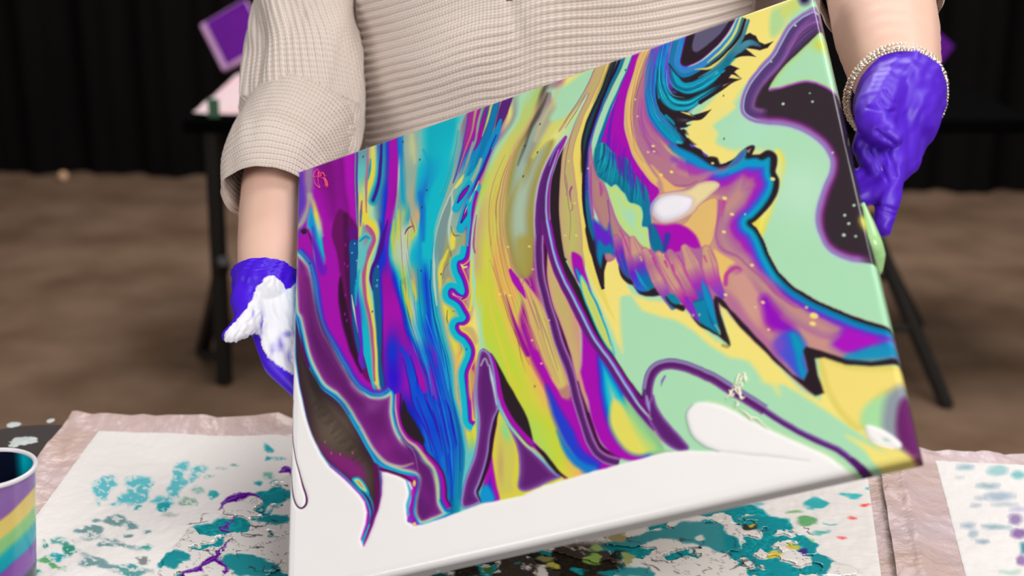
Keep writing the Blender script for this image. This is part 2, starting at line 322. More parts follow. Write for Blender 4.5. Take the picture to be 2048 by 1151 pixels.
    line([(724,402),(722,425),(720,452)], (160,96,140), [1.5,2.6,1], 1)
    line([(722,420),(720,445)], (40,110,190), 1, .8)
    poly([(716,572),(712,600),(713,640),(720,690),(716,720),(726,740),(726,690),(722,640),(718,600)], 'vio', 2)
    line([(718,540),(713,580),(712,610)], (0,170,200), [1,4,1.5], 2)
    line([(737,318),(735,350),(733,385),(733,425)], 'mau', [1.5,2.5,2,1], 1.2)
    line([(742,318),(739,345),(737,358)], 'cyd', [.8,2.2,.6], 1.4)
    line([(764,280),(760,330),(756,365),(751,385),(747,401)], 'cyd', [5,6,7,8,9], 4, .95)
    line([(764,276),(760,330),(757,362),(752,385),(747,400)], (66,14,140), [2.4,2.6,3,3.2,3], 1.2)
    line([(776,440),(769,468),(763,496),(753,522),(745,540),(742,560),(745,580)], (70,0,140), [1,3,4,4,4.5,3.5,1], 1.5)
    poly([(745,548),(757,528),(759,580),(763,640),(764,720),(770,770),(760,768),(755,700),(751,640),(746,590)], (10,88,142), 2)
    for x, y, r in ((754,560,1.6),(756,533,1.4),(753,571,2.4)): dot(x,y,r,r*1.2,(110,190,220))
    dot(753,571,1.2,1.4,(20,90,140))
    # violet field with blue glow and spindles
    glow(786,705,15,44,'bl',.95); glow(788,758,16,36,(30,0,214),.85)
    for q in ([(800,694),(812,712),(819,735),(826,765),(832,800),(846,830),(862,860),(872,900)], [(832,765),(840,790),(848,812),(860,840),(870,870),(882,905)], [(846,788),(858,792),(866,806),(876,826),(886,860),(893,900)], [(872,805),(882,800),(890,822),(898,850),(905,890)]):
        line(q, [(0,60,215),(0,84,214),(0,70,214),(0,90,210)], [2,8,8,9,9], 2)
        line([(x-8,y+3) for x,y in q[1:]], (60,0,170), [.4,1.2,1.2,.6], 1)
        line([(x+8,y-1) for x,y in q[1:]], (20,0,160), [.4,1.2,1.2,.6], 1)
    for q in ([(838,690),(850,724),(858,760),(864,790)], [(852,630),(868,680),(884,730),(896,780)], [(815,650),(826,690),(838,716)], [(884,700),(893,745),(903,790),(914,830)]):
        line(q, (40,170,240), .7, .9)
    for q in ([(866,500),(865,550),(871,610),(883,665),(898,730),(906,790),(918,835),(928,885),(930,930),(925,985)], [(862,520),(861,570),(868,625),(880,675),(893,730),(902,790),(912,835),(920,880),(921,940)], [(858,560),(866,620),(878,680),(888,735)], [(800,560),(806,610),(820,670),(838,716),(850,750)], [(896,840),(906,890),(908,950),(900,1010)], [(880,850),(892,900),(896,950)]):
        line(q, (10,40,150), [.6,1,1,1,.6], .8, .8)
    fan([(800,560),(806,620),(822,680),(842,740),(864,820),(884,900),(892,980)], [(862,520),(868,620),(886,700),(902,780),(922,850),(928,920),(922,1000)], 40, [(0,40,170),(30,150,230),(60,0,170),(0,110,210)], .9, .9, .55)
    fan([(866,480),(864,540),(872,620),(888,690),(902,760)], [(878,480),(876,540),(886,620),(902,690),(912,760)], 12, [(140,180,170),(206,206,120),(20,120,170)], .8, .8, .6)
    # streaks in the pale streams
    for q in ([(795,380),(797,420),(799,460)], [(792,400),(789,450),(787,490)], [(801,400),(802,450),(804,500),(808,560),(814,610)], [(813,505),(818,540),(824,570),(826,582)], [(806,560),(812,600),(820,620)], [(818,455),(816,490),(820,520)], [(810,590),(818,612),(822,622)]):
        line(q, (170,120,110), [.3,.9,.3], .8, .8)
    for q in ([(788,440),(786,480),(788,505)], [(797,420),(797,460),(797,480)], [(806,570),(815,605),(822,635)], [(822,560),(830,590),(831,600)], [(826,440),(832,462),(822,480)]):
        line(q, (206,206,70), [1.5,4,1.5], 2, .85)
    line([(811,468),(816,458),(824,453),(829,454)], (110,60,120), [.8,1.5,1.5,.6], .9); line([(822,430),(826,446),(829,455),(831,464)], (170,90,140), [.5,1.2,1.8,.4], 1)
    # turquoise curtain details
    line([(834,250),(832,300),(824,340),(822,380),(826,430)], 'sage', [6,8,7,6,6], 6, .6); line([(824,270),(826,300),(828,325)], (205,205,140), [4,5,2], 4, .7)
    line([(846,300),(858,330),(862,360),(856,390),(850,420)], (0,160,200), [2,4,4,4,3], 3, .7); line([(841,385),(846,410),(848,440),(847,480)], (0,110,205), [3,6,5,3], 3, .8)
    for o in (0,6,12): line([(927-o,250),(920-o,300),(908-o,345),(893-o,385)], (150,185,170), [2,1.6,1.4,.6], 1.6, .6)
    for o in (3,9): line([(924-o,262),(917-o,305),(904-o,350),(888-o,395)], (20,150,180), [1.5,1.6,1.2,.6], 1.4, .6)
    # ================= grey lens, snake and yellow flow (gradient mesh)
    M2 = [
     (120,[1000,1008,1025,1045,1055,1071,1081,1103,1111,1121,1137,1150,1200,1215], ['teal','tan','dpu','sage','sage','mint','mint',(172,200,112),'brn','grey','mau','yel','mint','mint']),
     (180,[975,985,1000,1020,1030,1046,1056,1078,1086,1096,1112,1125,1180,1200], ['teal','tan','dpu','sage','sage','mint','mint',(172,200,112),'brn','grey','mau','yel','mint','mint']),
     (230,[930,955,1000,1017,1026,1036,1044,1060,1066,1073,1084,1096,1130,1160], ['mau','teal','dpu','yel','grey','mint',(186,206,120),(190,206,110),'tan','brn','sage','grey','yel','mint']),
     (300,[915,935,966,980,988,994,1004,1020,1028,1036,1046,1064,1088,1130], ['sage','bl2','cyd','vio','sage','mint',(206,206,104),(206,204,98),'tan','olive','sage','grey','yel','mint']),
     (370,[896,905,940,950,963,968,976,1000,1009,1018,1030,1054,1066,1080], ['sage','sage','cy','vio','tan','lime2',(206,206,104),(208,204,92),'tan','olive','sage','sage','grey','pale']),
     (450,[870,890,900,925,940,946,956,974,1000,1006,1014,1036,1058,1070], ['turq','grey','sage','sage','mag','mint','tan',(206,206,96),(204,200,96),'tan','olive','sage','olive','olive']),
     (520,[865,876,896,914,936,942,952,972,990,1018,1026,1040,1062,1072], ['cyd','sage','olive','sage','mag','mint','tan',(204,214,72),'org',(214,190,90),'mau','olive','olive','mag']),
     (580,[866,878,890,910,934,944,952,976,998,1030,1042,1054,1066,1082], ['cyd','sage','yel2','olive','mag','mint',(206,212,72),'lime',(232,196,84),'org','lime2','mag2','mag2','tan']),
     (650,[880,888,896,912,930,950,960,968,1000,1016,1034,1044,1080,1110], ['cy','sage','yel2','lime2','yel2','yel','mint','lime','lime',(222,196,84),'org','mag2','org',(206,186,110)]),
     (720,[897,904,916,930,944,954,966,984,1010,1036,1056,1072,1094,1130], ['cy','sage','yel2','lime2','mag','yel2','mint','lime2','lime','lime',(232,190,84),'mag2','org',(206,180,110)]),
     (790,[905,910,922,934,944,952,990,1010,1030,1066,1090,1102,1124,1148], ['cy','sage','yel2','lime2','mag','mint','mint','lime','lime',(214,206,70),'org','mag2','mag',(206,176,120)]),
     (860,[922,928,934,942,950,956,1000,1040,1066,1106,1128,1140,1152,1168], ['cy','sage','yel2','lime','yel2','turq','lime','lime2','lime2','lime','org','mag2','mag','mag']),
     (915,[930,934,938,944,950,956,1000,1050,1086,1120,1146,1158,1175,1200], ['turq','turq','turq','turq','turq','turq','lime','lime2','lime2','lime','org','bl2','vio','plum']),
     (970,[924,928,932,938,944,950,990,1060,1096,1130,1170,1200,1215,1240], ['turq','turq','turq','turq','turq','turq','yel2','yel2','lime','yel2','org','bl2','vio','dpu']),
     (1030,[920,924,928,934,940,950,990,1060,1096,1130,1170,1200,1215,1240], ['turq','turq','turq','turq','turq','turq','yel2','yel2','lime','yel2','org','bl2','vio','dpu'])]
    mesh(M2)
    # slanted streaks at top
    S = [([(938,222),(932,270),(922,315),(905,365)], (60,60,170), [3,3,2.6,1]), ([(944,222),(938,262),(928,305),(916,345)], (160,40,150), [7,7,3,.6]), ([(958,214),(948,262),(940,285),(925,320)], (168,10,160), [4,6,4,.5]),
     ([(952,218),(945,258),(936,288),(924,318),(914,345)], (176,150,120), [3,2,1.2,1,.6]), ([(966,212),(956,250),(950,285),(932,325)], 'grey', [2.4,3,2,.6]), ([(975,206),(964,252),(956,285),(948,300)], (160,0,150), [1,3,5,1]), ([(984,204),(974,245),(964,272)], (206,196,120), [2.4,2.4,.6]),
     ([(994,200),(984,240),(970,285),(952,325),(936,350)], (0,120,176), [5,6,6,4,1.4]), ([(1004,196),(993,240),(982,275)], (200,150,130), [2,2,.4]), ([(1016,192),(1004,226),(994,255),(986,290)], (86,30,120), [9,9,5,.8]),
     ([(1000,240),(988,275),(970,315),(954,352),(938,385)], (0,140,200), [3,8,6,5,2]), ([(992,270),(975,312),(955,358),(944,386)], (40,30,150), [1,1.3,1.4,1], ), ([(982,300),(968,335),(955,365),(948,390)], (90,10,150), [1.5,2,2,1.5]),
     ([(950,312),(945,330),(936,345),(930,352)], (0,140,190), [3,4,3,.8]), ([(962,318),(952,345),(940,368),(928,392)], 'sage', [3,4,4,3]), ([(946,285),(935,322),(922,352)], 'grey', [2,3,1])]
    for p, c, w in S: line(p, c, w, 1.4)
    line([(926,350),(918,364),(910,374)], (230,214,110), [1,4,3], 1.4)
    # grey lens
    poly([(901,385),(893,398),(884,425),(876,460),(874,500),(880,540),(888,500),(896,450),(902,410)], (120,150,150), 3)
    line([(906,376),(893,400),(881,435),(872,470),(868,510),(868,560),(874,610)], 'pale', [1.4,1.6,1,.8,3,3,1.5], 1.3)
    line([(902,386),(903,420),(899,450),(899,480),(902,500)], 'pale', [1.5,2.5,2.5,2,1], 1.6)
    line([(896,500),(890,515),(882,530),(880,560),(882,590),(890,610),(896,640),(903,660)], 'yel2', [2,4,5,3,2,2.5,3,1], 2, .9)
    poly([(884,560),(888,537),(897,528),(905,535),(912,556),(918,575),(921,590),(912,575),(902,555),(893,560),(888,585)], (150,158,130), 3)
    line([(885,556),(888,538),(897,527),(904,534)], (130,100,110), .8, .9)
    poly([(909,470),(912,488),(904,500),(900,480),(906,458)], 'yel2', 2)
    for q in ([(902,452),(908,470),(918,471),(925,476)], [(900,500),(906,525),(914,556)], [(905,622),(913,622)], [(895,620),(894,640),(900,658)], [(914,660),(920,688),(922,700),(915,720),(914,760),(919,800)]):
        line(q, (86,84,60), [.4,1,.5], .9)
    line([(918,690),(918,700),(914,720),(913,770)], 'org', [3,4,3.4,1.5], 2)
    # upper cyan lobes
    for q, w in (([(938,366),(928,385),(918,402),(911,416)], [4,6,7,7]), ([(958,372),(946,395),(934,420),(926,445),(921,458)], [3,6,8,9,7])):
        line(q, 'cyd', [a+1 for a in w], 1.5); line(q, (0,176,208), w, 1.5)
    line([(936,372),(928,384),(920,396),(914,405)], 'navy', [2,4.4,4.4,1.6], 1.2); line([(935,374),(928,385),(921,395),(916,402)], (140,0,170), [1.4,3.2,3,.8], 1)
    line([(952,385),(940,405),(930,428),(922,445)], 'navy', [2,4.6,4.8,1.6], 1.2); line([(952,385),(940,405),(931,426),(924,440)], (146,0,168), [1.6,3.4,3.6,.8], 1); line([(958,362),(946,388),(936,410),(929,426)], (240,200,150), [.8,1.6,1.6,.4], .8)
    # the snake
    line([(950,384),(944,410),(939,440),(936,470),(935,500)], 'cy', [4,5,4,3,4], 1.4); line([(953,384),(947,410),(942,440),(939,470),(938,500)], (140,0,168), [3,2.6,2,2,2], 1.2)
    poly([(912,480),(922,470),(931,462),(931,486),(926,500),(918,498),(911,492)], (156,168,120), 3)
    SN = [(937,492),(936,502),(932,516),(925,523),(918,526),(919,538),(925,552),(931,568),(934,581),(931,592),(924,594),(914,589),(906,581),(901,583),(902,592),(912,598),(922,606),(930,620),(937,633),(934,643),(926,648),(917,649),(915,656),(921,665),(932,672),(941,684),(947,700),(945,716),(938,731),(932,747),(934,770),(938,795),(940,820),(941,840),(950,846)]
    snc = [(920,440),(955,380),(955,520),(958,700),(952,780),(956,850),(930,860),(922,790),(912,700),(900,640),(890,590),(900,540),(905,500),(915,478)]
    rib(SN, [(-8,'yel2',0),(-5,'yel2',.9),(-3.4,'mag',.9),(-2,'mag'),(1.8,(140,0,168)),(3,(40,20,190)),(4.4,'bl2'),(6,'cy'),(15,'cy'),(16.5,(110,190,190)),(19,'sage',.7),(22,'sage',0)])
    line([(936,400),(938,440),(935,480)], (0,176,206), [3,3,2], 1.4)
    line([(921,528),(926,534),(932,533)], 'yel', [1,2,1.6], 1); line([(906,587),(914,592),(924,595)], (230,180,190), .8, .8); line([(920,652),(928,653),(934,650)], 'yel2', [1,2.4,1], 1)
    poly([(931,540),(936,560),(938,580),(942,560),(940,535)], (190,160,130), 3, alpha=.7); poly([(930,600),(938,620),(942,640),(946,610),(942,595)], (196,170,120), 3, alpha=.8); poly([(925,656),(940,668),(950,688),(956,680),(946,655)], (200,170,110), 3, alpha=.8); poly([(940,740),(936,770),(942,800),(948,770),(948,745)], (214,190,80), 3, alpha=.8)
    line([(945,470),(942,510),(943,545),(947,575),(944,610)], 'mint', [3,3,4,4,2], 1.6); line([(943,520),(940,560),(943,585),(940,620)], 'yel2', [1.6,2,2,2], 1.4)
    line([(952,430),(948,460),(946,490),(949,505)], (160,70,140), [.6,1.4,2,1.6], 1.2)
    # flow lines in yellow
    for k, (q, c) in enumerate([([(1010,310),(985,370),(976,430),(979,480),(990,530),(1008,580)], (190,120,110)), ([(1022,310),(1000,370),(991,420),(994,480),(1005,530),(1020,580),(1040,650)], (150,80,90)), ([(1030,300),(1008,360),(998,420),(1001,480),(1012,530),(1026,570)], (170,120,90)), ([(1034,300),(1012,365),(1003,420),(1006,470),(1020,520),(1030,560),(1052,620)], (190,130,100)),
        ([(978,520),(990,545),(1010,600),(1030,660),(1044,720),(1052,745)], (130,60,90)), ([(1034,560),(1050,620),(1062,660)], (190,150,60)), ([(1000,580),(1020,640),(1040,690),(1060,730)], (110,30,80)), ([(1045,600),(1060,650),(1080,700)], (150,110,80))]):
        line(q, c, [.3,.9,.9,.3], .8, .85)
    fan([(1020,300),(990,370),(975,440),(982,510),(1000,580),(1026,660),(1050,720)], [(1036,300),(1012,370),(1003,440),(1012,510),(1036,580),(1058,640),(1075,690)], 26, [(226,170,90),(190,120,100),(206,206,70),(170,130,90)], .8)
    fan([(980,420),(970,480),(965,540),(968,600),(985,680),(1010,760),(1040,840)], [(1000,440),(990,500),(990,560),(1005,620),(1030,690),(1060,760),(1090,830)], 20, [(214,206,90),(180,216,70),(226,206,70)], 1.6, 2, .5)
    line([(1012,590),(1028,640),(1044,684),(1056,708)], (150,0,150), [.6,2,4,5], 1.6)
    # lower magenta belt beside the yellow
    poly([(1056,690),(1075,728),(1097,775),(1118,822),(1134,862),(1148,895),(1165,920),(1185,935),(1200,938),(1230,928),(1200,905),(1180,870),(1170,820),(1150,770),(1130,730),(1112,690),(1096,640),(1090,690),(1075,700)], 'mag', 4)
    poly([(1092,770),(1110,800),(1128,830),(1145,860),(1165,900),(1200,925),(1192,938),(1160,925),(1130,890),(1112,850),(1098,808)], (30,60,206), 6)
    poly([(1112,860),(1135,895),(1165,922),(1195,935),(1185,945),(1150,930),(1125,900)], (10,120,206), 4)
    poly([(1042,555),(1060,575),(1082,610),(1104,660),(1118,705),(1134,740),(1142,790),(1128,795),(1118,782),(1104,760),(1084,715),(1066,670),(1052,620),(1044,590)], (216,178,112), 2.5)
    poly([(1070,600),(1090,640),(1110,690),(1124,740),(1130,780),(1118,765),(1098,720),(1080,670),(1066,630)], (206,196,106), 4)
    fan([(1044,570),(1056,620),(1070,668),(1088,715),(1108,760)], [(1076,590),(1096,640),(1114,690),(1128,735),(1138,775)], 16, [(170,110,110),(226,170,100),(190,186,90),(150,90,110)], .8)
    for q in ([(1050,580),(1064,620),(1078,660)], [(1074,580),(1092,625),(1108,670),(1124,715)], [(1060,650),(1084,710),(1104,752)], [(1066,600),(1080,640),(1100,690),(1116,740)]): line(q, (160,80,120), [.4,1,.4], .9, .8)
    poly([(1118,782),(1126,775),(1138,770),(1146,790),(1140,800),(1128,796)], (168,110,120), 4, alpha=.7)
    line([(1021,540),(1032,560),(1044,580),(1052,596)], 'mag', [3,7,6,1], 1.2); line([(1045,570),(1050,552),(1058,560),(1062,572)], 'mau', .9, .9)
    # olive-grey leaf
    poly([(1064,300),(1046,340),(1024,380),(1010,420),(1008,460),(1016,500),(1028,535),(1046,555),(1060,552),(1066,520),(1066,470),(1066,420),(1072,380),(1084,345),(1100,310),(1110,280),(1090,280)], [(0,(160,150,90),.6),(6,'olive',.9),(14,(160,166,130)),(22,(166,186,160))], 4)
    poly([(1030,480),(1050,470),(1062,480),(1062,530),(1050,550),(1036,535)], (166,150,62), 8, alpha=.75)
    line([(1045,330),(1038,400),(1040,450)], (170,196,172), [4,10,6], 8, .6)
    poly([(1112,235),(1090,270),(1068,305),(1066,315),(1074,306),(1094,285),(1116,258),(1140,240),(1150,220),(1130,222)], (212,212,110), 5)
    poly([(1095,182),(1130,170),(1190,135),(1188,160),(1160,205),(1128,235),(1108,242),(1100,235),(1112,210)], 'mint', 5)
    line([(1096,190),(1084,215),(1062,255),(1050,290),(1036,330)], (84,78,68), [5,4,3,2.4,1], 2.5, .85); line([(1100,186),(1088,220),(1072,258)], (176,150,150), [3,4,2], 2, .7)
    line([(1118,172),(1106,205),(1086,240),(1070,280)], (206,196,140), [3,4,5,4], 4, .6)
    # ================= purple stem pair, black leaf
    poly([(1128,292),(1124,330),(1121,370),(1119,410),(1120,445),(1123,470),(1127,500),(1131,518),(1140,535),(1152,558),(1166,588),(1180,616),(1196,650),(1214,686),(1238,726),(1262,764),(1288,796),(1280,798),(1250,765),(1222,728),(1196,690),(1168,650),(1144,605),(1126,560),(1110,510),(1098,470),(1096,420),(1098,370),(1108,330),(1118,305)], 'blk', 1.3)
    line([(1129,515),(1133,519),(1136,514)], 'blk', 1.6, .9)
    poly([(1132,270),(1134,278),(1128,295),(1114,322),(1102,362),(1099,410),(1100,448),(1094,462),(1089,470),(1087,505),(1084,545),(1072,530),(1068,490),(1067,440),(1069,400),(1077,362),(1090,328),(1106,298),(1122,280)], [(0,'lilp'),(2,'lil'),(4,(110,30,130)),(8,(88,30,110)),(14,(80,30,108))], 1.6)
    line([(1131,274),(1122,290),(1110,320),(1101,355),(1097,400),(1097,440)], (150,30,160), [3,3.5,2,1.6,1.6,1.4], 1.4)
    line([(1117,300),(1104,335),(1094,372),(1091,410),(1093,440),(1098,470),(1106,502)], (160,170,215), [.8,1.6,2,2,2,2,2], 1.4); line([(1126,276),(1108,302),(1098,330)], (110,110,190), [1,2,.6], 1.4)
    # left stem
    LS = [(1080,470),(1079,500),(1083,545),(1092,590),(1106,640),(1120,686),(1137,728),(1151,774),(1164,822),(1177,868),(1192,898),(1212,914),(1240,922)]
    rib(LS, [(-15,'blk',0),(-14,'blk'),(-10,(60,0,50)),(-6.5,(120,40,130)),(-4.4,(168,136,192)),(-2.6,(110,50,130)),(2,(80,26,100)),(7,(84,26,104)),(9.4,(140,90,160)),(11,(150,130,190)),(12,'mag2',0)])
    # wedge tan between stems
    poly([(1096,466),(1102,500),(1112,540),(1126,575),(1140,600),(1156,640),(1160,690),(1162,740),(1156,762),(1148,740),(1138,700),(1122,655),(1106,610),(1096,565),(1093,520)], [(0,(210,150,130)),(6,'tan'),(12,(196,176,110))], 1.5)
    glow(1150,650,10,60,(206,150,130),.8,-.15)
    poly([(1150,632),(1162,660),(1164,720),(1160,760),(1176,800),(1186,850),(1210,895),(1250,918),(1300,915),(1270,850),(1240,770),(1205,715),(1180,680),(1162,640)], 'mag', 3)
    line([(1158,750),(1164,770),(1172,800),(1178,822)], (206,150,130), [4,4,3,.6], 2)
    poly([(1196,700),(1215,725),(1240,765),(1262,800),(1300,850),(1330,890),(1345,905),(1290,915),(1255,905),(1230,880),(1212,845),(1202,800),(1196,750)], [(0,(60,40,200)),(8,'bl2'),(14,'cy'),(22,'turq'),(30,'yel'),(60,(214,214,110))], 4)
    poly([(1222,810),(1232,800),(1246,810),(1262,840),(1285,870),(1310,895),(1280,910),(1252,900),(1232,876),(1218,845)], (226,218,96), 6)
    poly([(1250,790),(1290,840),(1330,880),(1350,902),(1310,912),(1280,880),(1258,840)], (176,214,120), 6, alpha=.8)
    # right stem
    RS = [(1093,440),(1100,478),(1112,520),(1130,562),(1150,603),(1170,645),(1192,682),(1222,722),(1248,764),(1272,800),(1296,830),(1318,852)]
    rib(RS, [(-9,'mag2',0),(-8,(110,0,120)),(-5,'mag'),(-3,(90,70,180)),(-1.4,(90,170,215)),(.6,'lilp'),(2,(130,110,190)),(4,(92,30,120)),(9,(92,26,116)),(12,(120,20,130),.9),(14,'mag2',0)])
    # ================= second purple stem (lower centre) with black leaf
    poly([(980,706),(992,722),(1006,748),(1034,796),(1051,828),(1062,862),(1067,894),(1045,880),(1022,852),(1008,822),(996,785),(986,745)], 'blk', 1.4)
    line([(967,700),(980,712),(990,742),(998,780),(1008,815),(1026,846),(1050,872),(1076,898),(1098,922),(1116,944),(1130,956)], 'mag', [3,4.5,4.5,4.5,5,5,5,5,4,3,1.5], 1.4)
    line([(1068,888),(1084,906),(1100,926),(1118,945),(1135,955)], 'blk', [1,4,5,4,1], 1.5)
    poly([(985,845),(998,825),(1012,845),(1030,868),(1040,900),(1040,930),(1034,968),(1050,985),(1000,1000),(990,985),(985,950),(982,900)], [(0,'lime'),(8,(222,206,70)),(14,(206,200,90))], 3)
    glow(1010,862,7,22,(120,220,160),.9,-.3); glow(1000,930,7,40,(190,150,110),.6)
    poly([(982,905),(987,940),(992,970),(999,1002),(975,1006),(962,1000),(966,970),(975,935)], [(0,'mag'),(7,'mag'),(14,'bl')], 2); poly([(960,985),(970,968),(980,975),(990,1000),(962,1006)], (0,150,210), 4)
    R3 = [(966,698),(979,707),(987,735),(992,768),(996,800),(997,820),(988,838),(982,870),(977,905),(968,940),(958,968),(952,985),(962,1004),(930,1016),(921,1002),(929,960),(945,918),(953,880),(957,840),(952,800),(950,765),(954,730),(958,706)]
    poly(R3, [(0,(60,70,170)),(1.6,(150,150,205)),(3.4,(140,110,180)),(6.5,(108,36,126)),(14,(90,26,110))], 1.6)
    line([(978,730),(984,760),(990,790),(994,808)], (180,210,220), [1,3,2,1], 1.6); line([(962,730),(970,716),(976,730)], (190,200,200), 1.5, 1.5, .8)
    line([(997,820),(990,838),(985,870),(980,905),(971,940),(961,968),(955,985),(962,1002)], (50,0,50), [1,4,4.5,4,4,3.5,3,1], 1.4)
    poly([(1000,822),(1014,845),(1034,868),(1058,892),(1082,916),(1104,940),(1122,953),(1100,962),(1068,977),(1046,982),(1034,972),(1038,940),(1036,905),(1022,868)], [(0,(110,60,150)),(2,(140,110,180)),(5,(112,50,136)),(14,(92,26,110))], 1.6)
    line([(997,800),(1004,828),(1018,850),(1038,874),(1062,898),(1086,922),(1108,946),(1120,954)], [(100,170,220),(120,200,220),(200,210,150),(120,190,220),(90,120,200)], [1.5,2.5,3,3,2.5,2,1], 1.6)
    # ================= mint field right, yellow patches
    poly([(1196,560),(1230,640),(1250,700),(1290,780),(1330,900),(1500,910),(1740,960),(1900,1000),(1900,500),(1900,-60),(1500,-40),(1440,60),(1330,400)], 'mint', 3, smooth=False)
    poly([(1530,-30),(1480,40),(1452,90),(1424,130),(1440,170),(1452,215),(1420,230),(1380,235),(1390,290),(1430,330),(1480,325),(1540,302),(1500,298),(1460,300),(1426,285),(1420,250),(1450,230),(1480,190),(1490,150),(1530,120),(1560,80),(1580,30),(1600,-30)], 'yel', 7, smooth=False)
    poly([(1530,-10),(1480,50),(1440,120),(1445,170),(1420,205),(1390,235),(1375,262),(1390,300),(1430,326),(1450,300),(1430,290),(1436,268),(1426,250),(1450,232),(1472,215),(1462,200),(1480,180),(1510,150),(1545,105),(1556,70),(1546,40),(1550,10)], 'yel', 4)
    poly([(1545,20),(1575,15),(1570,50),(1548,75),(1540,60)], (176,214,150), 6); poly([(1560,20),(1590,-5),(1600,15),(1572,36)], (200,214,120), 5)
    poly([(1560,300),(1572,330),(1562,370),(1545,420),(1530,460),(1522,470),(1500,445),(1530,410),(1550,370),(1545,330),(1540,310)], 'yel2', 4); poly([(1548,305),(1562,325),(1556,380),(1530,440),(1520,455)], (236,226,110), 4)
    glow(1600,380,70,70,'mintl',.9); glow(1500,260,60,40,(172,224,196),.7); glow(1600,210,50,25,(172,222,160),.5)
    glow(1620,90,30,26,(214,214,90),.9)
    # yellow paint below feathers
    YW = [(1166,515),(1190,545),(1210,590),(1225,560),(1245,575),(1270,590),(1300,600),(1345,605),(1370,620),(1400,650),(1430,680),(1455,690),(1470,660),(1455,615),(1470,640),(1530,700),(1600,780),(1640,800),(1640,720),(1700,735),(1790,735),(1830,740),(1820,790),(1830,850),(1850,940),(1800,930),(1740,880),(1680,840),(1620,800),(1570,770),(1530,762),(1500,720),(1460,715),(1420,690),(1385,660),(1350,640),(1310,630),(1285,620),(1262,590),(1240,590),(1240,640),(1246,705),(1232,680),(1215,640),(1195,600),(1175,550)]
    poly(YW, 'yel', 5, smooth=False)
    poly([(1203,515),(1236,508),(1250,560),(1262,585),(1225,600),(1208,590)], 'yel', 2, smooth=False)
    poly([(1520,762),(1528,760),(1508,735),(1480,700),(1500,690),(1545,735),(1560,790),(1540,770)], 'yel', 6, alpha=.7)
    poly([(1640,705),(1700,728),(1790,730),(1818,735),(1824,800),(1800,790),(1770,790),(1740,830),(1720,860),(1690,840),(1660,800),(1645,760)], [(0,(214,200,96)),(16,(238,218,120))], 5)
    poly([(1722,830),(1738,805),(1765,790),(1790,790),(1800,850),(1790,880),(1750,870),(1728,855)], (164,220,160), 8); poly([(1770,800),(1790,775),(1812,770),(1824,830),(1828,900),(1790,890),(1765,860)], (140,150,160), 9); poly([(1800,800),(1824,790),(1836,850),(1842,920),(1815,905),(1796,880),(1792,840)], (104,34,100), 7)
    poly([(1838,960),(1760,935),(1730,900),(1690,870),(1740,890),(1800,920),(1845,935)], 'yel', 5)
    for k, c in ((0,'wht'),): poly([(1732,850),(1748,852),(1772,862),(1795,878),(1804,890),(1795,897),(1768,893),(1745,882),(1734,866)], c, 2.5)
    glow(1772,880,9,3,(150,200,160),.8,.3)
    # ================= centre tan columns, black streak, mint strip
    line([(1216,117),(1203,157),(1188,193),(1173,224),(1162,254),(1153,284),(1150,310),(1152,345),(1158,385),(1163,425),(1165,465),(1167,500)], (232,214,104), 5, 1)
    poly([(1192,130),(1215,118),(1202,158),(1186,195),(1171,226),(1160,256),(1151,286),(1147,312),(1150,345),(1156,385),(1161,425),(1164,465),(1165,500),(1170,530),(1160,560),(1148,545),(1136,522),(1128,505),(1121,465),(1118,430),(1119,390),(1121,345),(1126,305),(1138,275),(1152,245),(1165,212),(1176,186),(1160,205),(1138,235),(1120,262),(1118,258),(1140,225),(1165,190),(1180,160)], [(0,(186,150,120)),(4,(198,170,120)),(12,(190,176,112))], 1.4)
    poly([(1136,380),(1146,400),(1152,450),(1150,500),(1140,505),(1134,460),(1132,420)], (190,188,104), 6, alpha=.8)
    for q in ([(1190,135),(1175,170),(1150,210),(1128,245)], [(1178,186),(1160,222),(1144,262),(1134,310),(1130,350),(1136,390),(1140,430),(1139,480)], [(1170,190),(1150,225),(1130,256)], [(1132,350),(1136,375),(1134,390)]): line(q, (140,90,120), [.5,.9,.5], .8, .8)
    line([(1145,374),(1141,386),(1144,405),(1146,416),(1142,422)], (166,70,140), [2,2,1,1,.6], 1); dot(1143,410,1.6,7,(190,190,110),.1)
    poly([(1144,505),(1152,505),(1163,515),(1168,535),(1176,562),(1184,590),(1170,575),(1155,560),(1146,530)], 'mag', 2); poly([(1150,535),(1158,540),(1172,570),(1190,600),(1204,630),(1190,615),(1170,585),(1158,562)], [(0,(60,60,190)),(3,'cyd'),(8,'cy')], 2)
    poly([(1160,552),(1166,552),(1178,575),(1196,610),(1212,650),(1226,690),(1230,710),(1212,690),(1192,655),(1174,615),(1162,580)], [(0,'cy'),(2,'turq'),(5,(214,218,90)),(9,(186,212,110))], 1.6)
    for q in ([(1176,575),(1194,612),(1212,655),(1222,690)],): line(q, (20,140,190), [1,1.6,1.2,.5], 1)
    poly([(1217,117),(1226,113),(1209,156),(1192,196),(1177,230),(1168,262),(1164,290),(1166,330),(1166,375),(1168,415),(1173,462),(1177,492),(1186,520),(1192,540),(1207,580),(1230,640),(1216,620),(1190,575),(1172,530),(1165,490),(1163,450),(1159,410),(1154,372),(1149,335),(1148,308),(1153,282),(1163,252),(1175,222),(1190,190),(1205,156)], (232,214,104), 1.4)
    poly([(1224,113),(1236,110),(1222,155),(1207,196),(1193,232),(1182,268),(1176,296),(1172,320),(1164,345),(1163,318),(1163,285),(1170,252),(1180,225),(1196,190),(1211,150)], [(0,'blk'),(3,'blk'),(7,(14,70,90))], 1.4)
    line([(1220,125),(1205,162),(1186,205)], 'olive', [2,2.4,.6], 1.6, .7); glow(1165,330,4,20,(40,36,20),.8)
